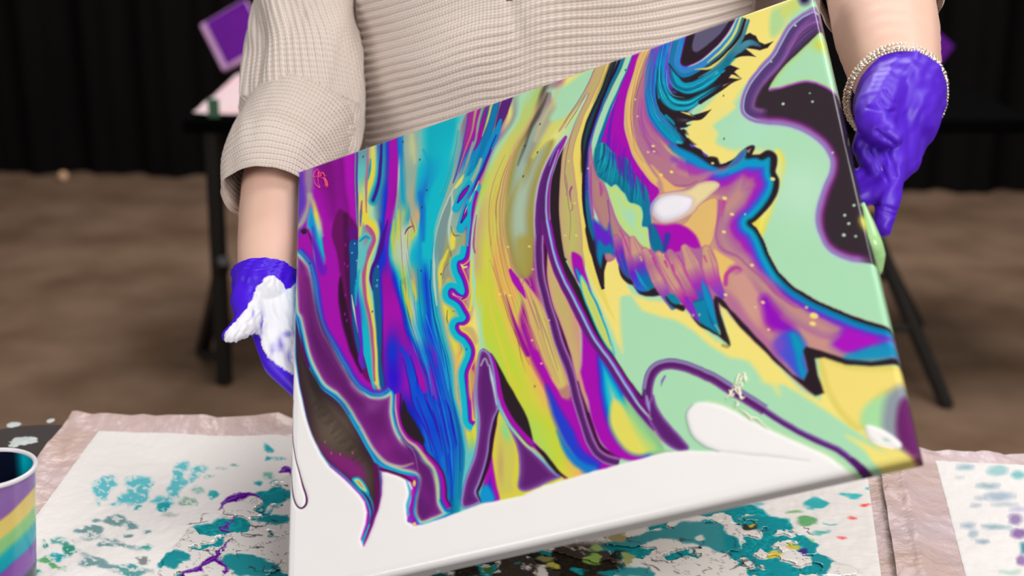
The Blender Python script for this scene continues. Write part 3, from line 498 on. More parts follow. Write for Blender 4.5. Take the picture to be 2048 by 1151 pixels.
    line([(1246,107),(1232,140),(1214,180),(1200,215),(1188,250),(1178,285),(1174,320),(1172,360),(1174,410),(1180,450),(1187,490)], (60,60,140), 4, 1)
    rib([(1246,107),(1232,140),(1214,180),(1200,215),(1188,250),(1178,285),(1172,320),(1169,360),(1171,410),(1176,450),(1184,492),(1190,520),(1200,556),(1207,578)], [(-2,'navy'),(2,(20,10,40)),(4,'blk'),(6,'blk',0)])
    rib([(1246,107),(1232,140),(1214,180),(1200,215),(1188,250),(1178,285),(1174,320),(1173,360),(1176,410),(1182,450),(1190,490)], [(-10,'mau',.0),(-8,'mau'),(-5,(110,100,180)),(-2,(60,90,180)),(0,'navy')])
    poly([(1170,460),(1178,450),(1186,470),(1196,480),(1206,470),(1222,480),(1232,500),(1236,510),(1220,515),(1214,525),(1208,545),(1207,575),(1200,560),(1190,525),(1178,500)], 'blk', 1.4)
    poly([(1174,380),(1180,430),(1186,470),(1184,480),(1176,450),(1172,410)], (0,110,130), 1.5)
    poly([(1256,107),(1268,103),(1248,150),(1233,182),(1219,212),(1209,242),(1201,270),(1194,294),(1187,302),(1184,286),(1190,260),(1200,231),(1212,201),(1226,171),(1241,140)], 'mint', 1.3)
    line([(1250,108),(1236,142),(1222,170),(1208,200),(1203,222)], (0,120,140), [3,3.4,3,2,.5], 1.3); line([(1268,105),(1252,146),(1237,180),(1222,212),(1212,244),(1203,274),(1196,300)], (0,110,170), [1.5,2,2,2,3,4,6], 1.6)
    MG = poly([(1270,102),(1286,97),(1272,132),(1258,170),(1249,210),(1246,250),(1256,284),(1266,312),(1282,338),(1296,358),(1312,372),(1322,376),(1318,400),(1302,430),(1290,400),(1270,370),(1240,340),(1215,320),(1200,305),(1206,272),(1216,238),(1228,204),(1242,170),(1256,136)], 'mag', 1.5)
    for q in ([(1236,190),(1222,235),(1215,280),(1212,310)], [(1228,215),(1220,260),(1218,300)]): line(q, (80,30,190), [.5,1.4,2.4], 1.4, .8)
    # teal skirt
    TS = poly([(1190,300),(1196,290),(1208,285),(1222,300),(1240,312),(1256,318),(1266,340),(1280,360),(1294,378),(1300,400),(1304,440),(1306,480),(1302,502),(1298,470),(1296,456),(1284,452),(1286,432),(1282,415),(1270,408),(1258,404),(1250,388),(1242,380),(1232,370),(1222,374),(1212,366),(1203,360),(1194,352),(1186,330)], [(0,(30,140,150)),(4,(0,116,140)),(14,(0,130,160))], 2)
    for q, c in (([(1214,300),(1206,330),(1196,345)], (0,176,196)), ([(1222,310),(1212,340),(1200,352)], (0,80,110)), ([(1226,330),(1240,350),(1250,380)], (0,160,180)), ([(1262,340),(1268,370),(1270,400)], (40,110,200)), ([(1284,380),(1286,400),(1282,420)], (0,170,190)), ([(1240,330),(1258,360),(1264,390)], (0,90,120)), ([(1296,400),(1298,430),(1292,452)], (30,100,190)), ([(1215,290),(1210,310),(1195,325)], (0,60,120))):
        line(q, c, [.6,2,.6], 1.6, .85)
    for x in range(1212,1300,9): line([(x,300+(x-1212)*.75),(x+4,322+(x-1212)*.8)], (120,0,176), [3,.4], 2.5, .5)
    fan([(1205,268),(1204,290),(1200,318),(1192,345)], [(1232,300),(1236,325),(1232,352),(1228,372)], 26, [(0,90,120),(0,170,190),(0,60,100),(60,190,200)], 1.0, 1, .8, 2, TS)
    fan([(1232,300),(1236,325),(1236,350),(1234,372)], [(1290,372),(1294,395),(1292,420),(1288,452)], 44, [(0,90,120),(0,160,180),(0,70,110),(40,100,200),(0,140,160)], 1.3, 1.2, .7, 3, TS)
    fan([(1226,262),(1222,285),(1220,310),(1222,330)], [(1290,350),(1290,368),(1294,388),(1300,410)], 34, [(130,0,180),(90,20,190),(166,0,176)], 1.5, 1.5, .6, 3)
    poly([(1212,366),(1222,374),(1232,370),(1242,380),(1250,388),(1258,404),(1270,408),(1282,415),(1286,432),(1284,452),(1296,456),(1300,480),(1304,505),(1292,502),(1275,490),(1258,470),(1244,456),(1234,436),(1226,412),(1218,390)], [(0,(160,220,190)),(4,(196,220,120)),(12,(180,222,150)),(20,'mint')], 1.6)
    # mauve strip left of the mint patch
    poly([(1182,290),(1188,330),(1195,352),(1202,360),(1208,366),(1216,386),(1224,410),(1233,436),(1244,456),(1258,470),(1272,486),(1286,496),(1296,505),(1290,530),(1262,515),(1240,500),(1228,520),(1212,520),(1204,480),(1196,440),(1186,410),(1180,370),(1177,330)], [(0,(186,80,150)),(3,'mau'),(9,(178,130,124))], 1.5)
    poly([(1186,440),(1196,445),(1212,460),(1218,445),(1224,470),(1232,500),(1230,512),(1214,500),(1206,500),(1200,525),(1190,490),(1184,455)], [(0,(20,90,190)),(6,(100,30,200))], 4)
    poly([(1196,480),(1210,490),(1220,486),(1232,505),(1218,506),(1206,510),(1202,535),(1194,510)], (0,120,170), 3)
    line([(1182,330),(1182,380),(1187,430)], (160,60,160), [.6,1.4,.8], 1.2); line([(1200,366),(1203,380),(1202,390)], (180,70,150), [2,3,2], 1.4); line([(1216,400),(1219,440),(1216,470)], (130,50,180), 1, 1.2)
    # ================= swirl at the top
    poly([(1286,97),(1345,75),(1342,100),(1330,150),(1310,200),(1320,250),(1345,290),(1390,318),(1430,345),(1400,370),(1350,385),(1310,372),(1282,338),(1262,300),(1248,255),(1250,205),(1262,160)], [(0,(220,176,110)),(10,(232,190,110)),(14,'tan'),(17,'mau'),(30,(178,110,150)),(44,(150,50,180))], 1.5)
    rib([(1318,85),(1300,130),(1289,180),(1288,220),(1298,250),(1318,275),(1345,298),(1375,318),(1400,335)], [(-30,(80,80,210)),(-20,(120,50,196)),(-8,(166,60,170)),(0,(178,90,150)),(8,'mau',.0)])
    for q in ([(1290,100),(1272,150),(1262,200),(1260,240),(1268,290),(1285,325)], [(1297,98),(1280,145),(1268,190),(1262,230)], [(1300,120),(1278,170),(1268,215),(1265,250)], [(1275,240),(1280,265),(1300,290),(1325,315)]): line(q, (150,96,90), [.3,.8,.3], .8, .8)
    sw = [(1318,82),(1345,72),(1375,60),(1380,150),(1388,190),(1376,228),(1362,256),(1378,284),(1390,298),(1380,310),(1360,300),(1335,285),(1312,262),(1300,235),(1297,200),(1302,150)]
    poly(sw, [(0,(90,70,206),.6),(8,(30,110,210)),(18,(0,150,200)),(26,(0,170,200))], 6)
    # black fan behind the swirl
    poly([(1352,150),(1390,150),(1420,130),(1448,100),(1478,74),(1500,66),(1512,72),(1518,84),(1530,88),(1545,84),(1536,95),(1520,100),(1508,98),(1490,96),(1510,112),(1480,112),(1462,120),(1460,130),(1478,137),(1462,150),(1458,156),(1480,158),(1448,170),(1440,180),(1410,196),(1396,210),(1372,224),(1385,230),(1420,220),(1405,232),(1385,240),(1370,246),(1374,254),(1358,256),(1368,266),(1374,276),(1382,292),(1378,300),(1360,298),(1345,278),(1330,256),(1318,225),(1316,200),(1330,180)], 'blk', 1.3, smooth=False)
    poly([(1360,224),(1388,234),(1380,230),(1376,226)], 'yel', 1)
    def U(o, c, w, q0=0, q1=9, soft=1.4):
        base = np.array([(1368,64),(1360,100),(1357,125),(1366,137),(1386,131),(1410,118),(1438,93),(1461,62),(1472,32)], float)
        d = np.gradient(base, axis=0); n = np.stack([-d[:,1], d[:,0]], 1); n /= np.linalg.norm(n, axis=1)[:,None]
        b = base+n*np.array(o if isinstance(o, (list,tuple)) else [o]*9)[:,None]; line(b[q0:q1], c, w, soft)
    line([(1352,70),(1344,112),(1344,145),(1354,168),(1374,176),(1402,168),(1430,148),(1456,122),(1480,98),(1500,86),(1515,88)], [(80,90,210),(0,150,205),(0,160,200),(0,150,190),(0,140,180),(30,120,140),(60,130,150)], [4,7,9,10,10,12,11,9,8,7,4], 2)
    line([(1328,84),(1320,130),(1321,165),(1332,195),(1352,210),(1376,210),(1402,195),(1428,178),(1446,168)], [(60,80,210),(0,140,210),(0,160,205),(0,176,200),(0,170,195),(0,120,140),(30,40,50)], [5,9,10,11,11,10,8,5,1], 2)
    line([(1345,84),(1337,125),(1337,150),(1344,176)], (150,60,190), [4,6,6,1], 3, .9); line([(1337,110),(1333,150),(1340,180),(1350,185)], (90,70,210), [3,4,4,2], 3, .8)
    line([(1308,92),(1299,140),(1296,185),(1304,222),(1322,250),(1345,275),(1362,285)], [(130,50,190),(40,110,215),(0,150,205),(0,160,200),(0,150,190),(0,150,180)], [6,8,8,9,12,13,5], 3)
    line([(1316,140),(1312,180),(1318,212),(1335,232),(1360,240),(1385,238)], [(0,100,140),'blk','blk','blk',(90,100,110)], [.6,1,2.4,4,4,1], 1.4)
    for q in ([(1322,110),(1314,150),(1316,185),(1328,210),(1350,224)], [(1310,130),(1304,170),(1306,205),(1318,235),(1340,258)], [(1345,150),(1352,176),(1372,188),(1400,180),(1428,164)], [(1330,150),(1336,184),(1354,198),(1378,198),(1404,184),(1430,168)], [(1350,110),(1350,140),(1362,158),(1380,158)], [(1326,170),(1340,202),(1364,214),(1392,206)]):
        line(q, (0,86,110), [.3,1,1,.3], .9, .8)
    for q in ([(1318,150),(1322,188),(1338,212),(1362,220),(1390,212),(1415,195)], [(1333,140),(1334,170),(1346,190),(1368,196)], [(1302,190),(1312,228),(1334,256),(1352,272)], [(1420,160),(1446,136),(1470,112)]): line(q, (90,215,225), [.2,.7,.7,.2], .8, .9)
    fan([(1352,70),(1346,112),(1346,145),(1356,166),(1376,172),(1402,162),(1430,142),(1456,116),(1480,94)], [(1344,74),(1336,114),(1336,150),(1348,176),(1374,186),(1404,178),(1434,158),(1462,132),(1488,108)], 22, [(0,90,120),(0,190,210),(0,60,90),(70,200,215),(0,120,170)], .9)
    fan([(1334,82),(1326,130),(1327,165),(1338,192),(1356,204),(1378,203),(1402,190),(1428,174)], [(1320,86),(1311,132),(1312,170),(1324,202),(1348,219),(1378,219),(1406,202),(1436,182)], 26, [(0,90,120),(0,190,210),(0,50,80),(90,210,220),(40,100,210)], .9)
    fan([(1316,88),(1306,140),(1304,180),(1314,214),(1332,240),(1354,262),(1372,280)], [(1302,94),(1291,140),(1288,190),(1296,230),(1314,258),(1336,280),(1356,292)], 26, [(0,110,150),(0,180,205),(40,80,206),(110,50,190),(0,140,190)], 1.1)
    fan([(1300,96),(1286,150),(1276,200),(1274,240),(1286,275),(1310,300)], [(1316,90),(1300,150),(1290,195),(1292,232),(1310,262),(1336,286)], 16, [(176,70,160),(150,40,180),(186,130,130)], 1.0, 1, .5)
    fan([(1288,100),(1266,160),(1254,205),(1250,245),(1260,285),(1280,322)], [(1298,98),(1278,155),(1266,200),(1262,235),(1274,280),(1298,318)], 14, [(206,160,90),(176,120,90),(240,200,130)], .9, 1, .6)
    # feathering of the black/cyan edge
    for q in ([(1330,232),(1345,246),(1352,258)], [(1318,245),(1335,262),(1350,270)], [(1345,262),(1358,274),(1366,286)]): line(q, (0,140,170), [3,3,.4], 1.6)
    dot(1358,285,6,3,(60,170,190),.3)
    # black oval, grey core and the stripes round it
    U(12,(20,120,170),[5,6,7,8,9,7,5,3,2]); U(5,(50,130,205),[3,4,5,5,6,5,4,3,2]); U(20,'blk',[1,1,2,6,9,9,6,3,2],2); U([4,4,4,4,5,8,9,9,9],(206,214,120),[1,2.4,3,3,2],5); U([4,4,4,4,5,13,14,14,14],(40,120,140),[1,2,2,2],5,9); U([4,4,4,4,5,16,18,18,18],'blk',[1,2,2,2],5,9); U([4,4,4,4,8,20,24,25,26],(214,206,110),[.5,4,4,1],4,8); U(26,(60,130,150),[1,3,4,4,3],4,9)
    OV = [(1362,40),(1371,65),(1362,104),(1359,126),(1368,134),(1386,128),(1408,115),(1436,90),(1459,60),(1470,30),(1440,20)]
    poly(OV, [(0,'mag2'),(2,(70,10,70)),(4,'blk')], 1.4); poly([(1388,40),(1390,62),(1383,92),(1388,104),(1402,99),(1426,81),(1445,61),(1458,36),(1440,20)], [(0,(90,90,120)),(4,(96,84,124)),(10,(92,88,116))], 2)
    line([(1378,100),(1402,106),(1432,84),(1456,54)], (60,20,70), .8, .8, .8)
    for q in ([(1446,150),(1464,146),(1482,156)], [(1400,205),(1430,186),(1462,166),(1484,157)], [(1450,136),(1466,136),(1480,138)], [(1375,236),(1400,236),(1422,219)], [(1470,112),(1492,108),(1512,113)], [(1500,70),(1516,86),(1530,92),(1547,83)], [(1352,250),(1366,252),(1380,250)], [(1366,262),(1380,268),(1392,264)], [(1376,280),(1390,288),(1402,286)]): line(q, 'blk', [4,3,.3], 1.2)
    # teal finger on the black fan
    line([(1440,140),(1466,110),(1484,92),(1500,84),(1514,88),(1520,92)], [(0,130,160),(20,110,140),(60,130,150),(70,140,160),(50,90,110)], [5,6,6,6,5,2], 2)
    # ================= body of the wing
    BODY = [(1318,352),(1340,330),(1366,312),(1400,306),(1412,314),(1428,318),(1436,330),(1450,326),(1470,318),(1484,304),(1494,294),(1508,292),(1500,312),(1518,314),(1534,306),(1548,308),(1551,324),(1546,344),(1556,360),(1552,384),(1536,414),(1514,438),(1500,444),(1514,456),(1526,478),(1538,508),(1558,544),(1590,574),(1640,604),(1700,630),(1752,646),(1806,660),(1812,690),(1806,716),(1780,722),(1735,727),(1690,722),(1645,706),(1618,694),(1606,698),(1628,740),(1636,768),(1622,788),(1592,764),(1556,728),(1518,692),(1482,654),(1450,616),(1430,590),(1400,560),(1380,520),(1330,500),(1300,505),(1306,460),(1302,420),(1318,384),(1312,366)]
    body = poly(BODY, [(0,(196,140,136)),(60,(196,150,130))], 2.5, smooth=False)
    EDGE = [(1372,302),(1398,300),(1412,314),(1428,318),(1438,332),(1452,328),(1472,318),(1486,306),(1497,314),(1518,316),(1536,308),(1546,312),(1545,344),(1553,362),(1548,386),(1532,414),(1510,438),(1499,446),(1512,458),(1524,480),(1537,510),(1558,546),(1590,577),(1640,607),(1700,633),(1752,650),(1812,666)]
    rib(EDGE, [(-6,'blk'),(0,'blk'),(3,(6,50,66)),(8,(0,140,176)),(13,(0,160,200)),(20,(40,100,210)),(27,(130,40,196)),(36,(160,30,180)),(44,(172,90,150)),(56,'mau',.9),(66,'maul',0)], clip=body)
    poly([(1356,288),(1385,294),(1402,299),(1409,311),(1424,313),(1434,316),(1440,328),(1452,328),(1472,318),(1458,334),(1436,340),(1412,330),(1388,314),(1366,302)], 'blk', 2); poly([(1388,280),(1410,296),(1430,308),(1452,316),(1468,306),(1440,296),(1420,280),(1400,262)], 'yel', 3); poly([(1372,262),(1392,290),(1410,300),(1428,306),(1426,285),(1410,262),(1396,250)], 'yel', 4)
    line([(1452,330),(1472,318),(1486,304),(1496,296),(1506,294),(1500,311),(1518,314),(1536,306),(1547,312),(1548,328),(1546,344),(1553,362),(1549,386),(1534,413),(1512,438),(1500,445)], 'blk', [2,3,3,3,4,5,6,6,5,5,5,4,3.6,3,2.6], 2)
    line([(1340,292),(1365,304),(1392,318),(1416,334),(1440,342)], (0,130,180), [3,5,6,5,2], 4)
    # mauve and tan interior
    line([(1345,318),(1372,330),(1400,340),(1425,345)], (130,60,190), [4,8,9,5], 6, .8)
    poly([(1300,305),(1330,315),(1350,335),(1370,350),(1400,348),(1420,345),(1410,362),(1380,376),(1350,378),(1325,360),(1305,330)], (180,118,140), 6); line([(1308,335),(1330,355),(1350,370),(1375,370),(1395,362)], (160,80,130), [1,1.2,1.2,.6], 1.2)
    line([(1360,332),(1395,340),(1420,336)], (176,60,170), [6,10,3], 6, .8); line([(1400,352),(1440,340),(1470,332)], (170,110,180), [2,5,3], 4, .7)
    line([(1350,300),(1380,315),(1410,332),(1432,338)], (0,140,200), [5,9,8,2], 5); line([(1460,345),(1490,328),(1510,322),(1525,330)], (0,150,200), [3,6,6,4], 4); poly([(1452,338),(1468,318),(1482,302),(1492,298),(1490,312),(1474,330)], [(0,(60,140,150)),(5,(60,100,180)),(9,(130,60,180))], 2)
    poly([(1300,330),(1322,362),(1330,385),(1350,382),(1370,376),(1350,372),(1330,356),(1312,338)], (226,182,112), 3)
    poly([(1375,440),(1395,410),(1430,395),(1440,420),(1440,445),(1430,470),(1414,498),(1396,490),(1382,468),(1362,452)], [(0,(190,140,110)),(3,(224,184,112))], 3)
    poly([(1438,405),(1460,375),(1485,350),(1492,375),(1502,382),(1490,410),(1462,440),(1455,460),(1470,490),(1500,510),(1520,540),(1560,572),(1600,600),(1640,628),(1680,652),(1676,668),(1650,676),(1620,664),(1580,640),(1550,612),(1520,590),(1490,560),(1462,540),(1440,500),(1430,470),(1440,440)], [(0,(176,100,160)),(6,(172,118,146)),(18,(190,138,136))], 7)
    line([(1440,402),(1438,430),(1432,465),(1438,490),(1452,502),(1478,514),(1500,535),(1530,560),(1560,590),(1590,612),(1602,616)], (170,90,150), [3,4,2,2,3,2,2,4,5,4,1], 1.8); line([(1448,405),(1444,430)], (186,70,150), [5,1], 3)
    poly([(1428,500),(1440,505),(1470,525),(1456,535),(1448,560),(1436,560),(1424,530)], (230,190,108), 4); line([(1452,568),(1454,548),(1470,535),(1482,540),(1474,548)], (186,60,150), [4,4,4,3,2], 2); poly([(1462,560),(1470,548),(1490,545),(1510,575),(1530,610),(1545,640),(1520,650),(1490,620)], (204,150,140), 6)
    poly([(1450,580),(1475,600),(1500,640),(1540,680),(1570,715),(1560,725),(1520,690),(1480,650),(1455,615)], (180,110,150), 6); line([(1530,600),(1550,640),(1580,660),(1600,690)], (140,10,190), [10,16,12,4], 9); glow(1545,640,18,22,(146,0,186),.9)
    poly([(1545,690),(1565,660),(1590,668),(1606,700),(1615,740),(1600,760),(1570,730)], [(0,(110,60,200),.5),(10,(70,80,210))], 8); glow(1558,690,14,20,(130,70,190),.8)
    poly([(1576,668),(1584,660),(1598,666),(1612,690),(1608,720),(1618,750),(1606,760),(1592,740),(1586,710)], [(0,(40,100,200)),(8,(0,140,190)),(14,(0,150,185))], 7)
    poly([(1606,700),(1612,692),(1640,700),(1690,716),(1740,722),(1790,714),(1812,712),(1812,726),(1740,732),(1690,728),(1650,714),(1630,716),(1636,750),(1648,785),(1630,792),(1606,772),(1560,732),(1520,694),(1480,654),(1455,620),(1448,606),(1470,626),(1500,660),(1540,702),(1585,748),(1608,760),(1616,742)], 'blk', 2, smooth=False)
    poly([(1660,690),(1680,665),(1690,640),(1730,655),(1770,665),(1740,700),(1700,712)], [(0,(110,60,190),.5),(10,(168,10,190))], 9); poly([(1690,712),(1720,698),(1750,690),(1790,680),(1806,700),(1790,712),(1740,720),(1700,718)], (0,146,190), 6, alpha=.9); poly([(1770,665),(1806,668),(1812,700),(1785,690)], (120,160,180), 7, alpha=.8)
    rib([(1558,546),(1590,577),(1640,607),(1700,633),(1752,650),(1806,662)], [(-1,'blk'),(2,'blk'),(5,(0,110,150)),(12,(0,130,190)),(20,(110,40,196)),(28,(140,20,190),0)], clip=body, taper=.12)
    # white pebble and tan tongue
    poly([(1302,428),(1304,405),(1320,388),(1345,382),(1375,378),(1400,364),(1425,360),(1440,366),(1438,376),(1420,392),(1400,410),(1382,430),(1350,444),(1322,446)], [(0,(190,110,170)),(2.5,(206,190,150)),(8,(232,214,160))], 1.5)
    poly([(1302,428),(1305,405),(1322,390),(1348,384),(1376,388),(1390,400),(1380,425),(1350,442),(1322,446)], [(0,(190,150,200),.3),(8,(226,222,236)),(16,(238,236,244))], 5); line([(1303,430),(1305,408),(1318,394)], (140,160,215), [1,2.4,1], 1.6)
    # ================= feathers
    def feather(q, w, c, e=(170,60,160)):
        w = [w[0]*.6]+list(w[1:]); line(q, e, [a+1.2 for a in w], 1.6, .8); line(q, c, w, 2.2)
        for _ in range(2):
            o = rs.uniform(-.7, .7); line([(x+o*a, y-o*a*.4) for (x, y), a in zip(q, w)], rs.choice([(186,70,160),(176,90,150),(150,60,170)]), [.3,.8,.3], .9, .6)
    T = ['maul','tan','mau','vio','bl','teal','blk']
    poly([(1300,452),(1308,500),(1330,510),(1355,508),(1370,490),(1400,505),(1390,470),(1360,448),(1330,450)], 'mag', 3); poly([(1302,450),(1316,460),(1330,500),(1316,512),(1304,495)], (0,110,150), 3); line([(1336,470),(1330,505)], (40,60,160), [5,3], 3)
    poly([(1232,478),(1270,486),(1300,500),(1340,505),(1420,498),(1440,560),(1446,596),(1432,640),(1392,632),(1350,600),(1300,572),(1262,556),(1240,524)], (170,104,152), 3)
    feather([(1232,475),(1240,500),(1250,530),(1262,560)], [9,11,10,7], [(176,110,150),(110,40,180),(30,70,190),(0,90,120)])
    poly([(1238,530),(1246,545),(1256,556),(1266,560),(1266,570),(1250,562),(1240,548)], 'blk', 1.6)
    feather([(1250,476),(1262,510),(1272,545),(1284,578)], [8,11,12,10], ['maul','mau','vio','bl2'])
    feather([(1266,478),(1276,505),(1288,535),(1300,565),(1306,580)], [9,13,15,16,12], ['maul','maul',(120,40,190),(0,110,180),(0,120,140)])
    poly([(1262,560),(1275,580),(1295,582),(1310,575),(1330,578),(1330,588),(1300,592),(1282,588),(1268,574)], 'blk', 1.8)
    line([(1270,540),(1284,565),(1296,578)], (0,150,200), [1,3,1], 1.4); line([(1298,540),(1308,560),(1318,575)], (0,140,180), [1,4,4], 2)
    feather([(1290,502),(1300,520),(1312,550),(1328,585),(1345,612)], [10,12,12,9,6], ['maul','mau','maul',(150,70,180),(0,120,160)])
    poly([(1330,592),(1345,600),(1360,608),(1370,612),(1366,622),(1350,616),(1336,604)], 'blk', 1.8); poly([(1334,590),(1348,588),(1362,602),(1352,608),(1340,602)], (0,130,160), 2)
    feather([(1318,508),(1330,530),(1350,565),(1372,598),(1392,632)], [10,12,13,10,6], ['maul','maul','maul','mag',(80,50,200)])
    feather([(1340,505),(1355,535),(1375,570),(1396,605),(1412,640)], [10,13,13,11,6], ['mau','maul','mau','mag',(60,60,205)])
    feather([(1368,495),(1380,520),(1395,560),(1412,600),(1425,640)], [11,14,15,13,8], ['maul','maul',(160,40,180),(0,110,190),(0,110,150)])
    feather([(1412,500),(1418,525),(1428,560),(1445,590)], [14,15,13,6], [(200,160,120),'maul',(176,60,170),(110,60,200)])
    poly([(1398,600),(1412,600),(1424,640),(1438,665),(1430,668),(1410,655),(1396,640),(1384,622),(1378,606)], [(0,(0,90,120)),(5,(0,130,170))], 2); poly([(1404,560),(1420,590),(1436,640),(1440,660),(1426,640),(1410,600)], (0,140,190), 2.5); poly([(1370,600),(1380,595),(1398,640),(1390,640)], (130,40,190), 2)
    poly([(1440,604),(1462,636),(1492,676),(1480,704),(1462,694),(1450,650)], 'yel', 3)
    poly([(1382,632),(1400,652),(1420,662),(1436,672),(1450,684),(1460,690),(1452,660),(1440,622),(1436,600),(1428,600),(1434,640),(1440,668),(1426,660),(1400,645)], 'blk', 1.6)
    poly([(1430,592),(1448,600),(1460,620),(1444,612)], 'blk', 2)
    line([(1445,690),(1456,692),(1452,672)], (60,56,30), 2, 3, .6)
    for x, y in ((1321,508),(1327,510),(1303,512),(1281,515),(1386,630),(1399,629),(1283,520)): dot(x,y,2,2.4,(214,186,120),alpha=.9)
    for q in ([(1300,500),(1312,530),(1330,566)], [(1330,508),(1344,536),(1364,572),(1384,604)], [(1356,510),(1372,545),(1392,585)], [(1240,460),(1250,480),(1262,515)]): line(q, (186,60,160), [1.2,2,.6], 1.2, .9)
    for x, y, a in ((1307,515,2),(1330,522,2.4),(1345,530,2),(1408,512,2)): line([(x,y),(x+5,y+12)], (190,50,150), [a,a*.6], 1.4, .9)
    # ================= upper right hook
    OUT = [(1700,-30),(1650,8),(1636,14),(1606,28),(1578,52),(1561,80),(1545,108),(1517,140),(1497,168),(1485,200),(1486,226),(1506,241),(1534,247),(1568,249),(1600,259),(1628,275),(1650,296),(1662,320),(1661,344),(1651,368),(1640,396),(1634,424),(1634,450),(1639,470),(1651,492),(1674,510),(1706,521),(1745,527),(1800,530),(1900,400),(1900,0)]
    HOLE = [(1690,40),(1646,58),(1628,76),(1600,102),(1568,133),(1549,157),(1539,181),(1562,177),(1592,168),(1618,165),(1650,175),(1672,188),(1700,210),(1720,150)]
    poly(OUT, (48,38,46), 1.6)
    poly([(1650,6),(1606,28),(1578,52),(1561,80),(1545,108),(1517,140),(1528,164),(1548,150),(1568,126),(1600,96),(1628,70),(1650,52)], (76,52,98), 4)
    fan([(1640,14),(1606,30),(1580,54),(1563,82),(1547,110),(1519,142)], [(1650,50),(1626,70),(1598,96),(1566,126),(1546,148),(1528,166)], 18, [(120,90,160),(60,40,80),(150,110,180),(96,50,120)], 1.4, 1.6, .6)
    E2 = [(1650,8),(1636,14),(1606,28),(1578,52),(1561,80),(1545,108),(1517,140),(1497,168),(1485,200),(1486,226),(1506,241),(1534,247)]
    rib(E2, [(-32,'mag2',0),(-29,(120,50,130),.6),(-25,(150,110,175),.7),(-21,(110,76,150),.8),(-16,(86,56,116)),(-8,(84,54,120)),(-5,(150,190,200)),(-2,(150,90,180)),(1,'lil',.9),(4,'lil',0)], taper=.04)
    rib([(1500,240),(1534,247),(1568,249),(1600,259),(1628,275),(1650,296),(1662,320),(1661,344),(1651,368),(1640,396),(1634,424),(1634,450),(1639,470),(1651,492),(1674,510),(1706,521),(1745,527)], [(-18,'mag2',0),(-13,(100,40,95),.8),(-9,(140,70,150)),(-4,(152,116,186)),(0,(140,124,184)),(4,(176,200,205),.7),(11,'mintl',0)], taper=.06)
    hp = poly(HOLE, [(0,(170,196,140)),(6,(170,220,160)),(14,'mint')], 1.6); rib([(1539,181),(1562,177),(1592,168),(1618,165),(1650,175),(1674,190)], [(-6,'lil',0),(-3,(176,120,190)),(0,(120,50,120)),(3,'blk',0)])
    glow(1640,90,16,14,(206,206,60),.8,clip=hp)
    line([(1633,22),(1600,60),(1575,95)], (130,80,150), [4,5,2], 3, .6)
    poly([(1592,-20),(1630,-25),(1622,6),(1606,12),(1596,4)], [(0,(120,130,150)),(5,(110,110,130)),(10,(30,30,60))], 4)
    for x, y, r in ((1567,208,3),(1625,203,2.4),(1591,51,2.4),(1543,123,1.8),(1632,24,2),(1620,186,1.6),(1689,430,3),(1688,470,3.4),(1711,472,2.6),(1698,446,3),(1665,305,2),(1708,410,3),(1722,405,2.6)): dot(x,y,r,r*.85,(196,222,196))
    poly([(1722,440),(1740,430),(1765,430),(1785,470),(1770,500),(1745,475)], (214,210,80), 8); glow(1735,440,14,16,(214,214,70),.95); poly([(1745,360),(1790,420),(1790,500),(1765,470),(1750,420)], (176,214,130), 5)
    # ================= loop at the lower right
    LP = [(1316,846),(1302,820),(1296,790),(1297,768),(1304,746),(1318,732),(1340,727),(1366,731),(1396,742),(1430,758),(1462,778),(1492,796),(1530,820),(1576,850),(1622,874),(1668,895),(1692,910),(1716,932),(1744,960)]
    i = [(-12,'mint',0),(-11,(80,50,120)),(-9,(136,126,178)),(-4.5,(142,116,176)),(-2,(80,20,90)),(3,(92,28,108)),(7,(100,34,116)),(9,(150,110,180)),(10.6,(90,20,110)),(11.6,'mint',0)]
    rib(LP[:13], i); rib(LP[12:], [(-8,'yel',0),(-6.5,(140,130,180)),(-4,(120,90,160)),(0,(86,26,108)),(5,(90,36,120)),(7,(150,140,160)),(8.4,'mint',0)])
    line([(1706,918),(1722,936),(1740,956)], (80,20,100), [5,9,11], 2)
    TAIL = [(1292,826),(1300,800),(1308,788),(1316,812),(1330,836),(1348,856),(1366,876),(1378,892),(1373,901),(1354,900),(1330,886),(1310,860)]
    poly(TAIL, [(0,(130,60,160)),(3,(130,90,160)),(6,(96,34,116)),(14,(90,26,110))], 1.6); line([(1294,792),(1298,812),(1300,830)], (150,150,200), [2,3,1], 1.6); line([(1272,800),(1292,826),(1304,838)], 'pale', [.8,1.6,.6], 1.2)
    line([(1330,752),(1324,762),(1322,772)], (120,90,180), [2,2.6,.5], 1.2)
    poly([(1262,764),(1280,790),(1288,794),(1291,780),(1292,806),(1300,826),(1288,818),(1270,790)], (110,10,120), 2); line([(1276,786),(1286,795),(1290,778)], (40,16,60), 1.4, 1)
    # ================= dark ribbons, lower left
    R2 = [(586,610),(596,640),(603,672),(614,711),(628,745),(645,773),(671,792),(688,809),(705,839),(722,869),(739,899),(752,920),(761,936),(764,960),(761,990),(752,1020),(742,1046),(732,1072),(726,1088),(722,1080),(734,1050),(738,1025),(730,1000),(718,985),(700,966),(680,948),(655,928),(636,902),(618,868),(606,828),(598,788),(592,740),(588,690),(584,640)]
    poly(R2, [(0,(40,110,190)),(2.5,'cy'),(5,(70,30,110)),(8,(56,34,44)),(26,(74,62,54))], 1.8)
    glow(668,862,42,50,(98,84,72),.95,.7); glow(630,770,14,40,(42,36,32),.8,-.3); line([(604,660),(610,700),(618,730)], (84,10,76), [4,6,4], 3)
    poly([(640,890),(662,902),(690,912),(712,920),(728,940),(730,975),(715,968),(690,950),(664,930)], (140,24,130), 9, alpha=.8); line([(752,930),(756,970),(752,1010),(740,1045)], (96,8,80), [5,6,5,2], 3)
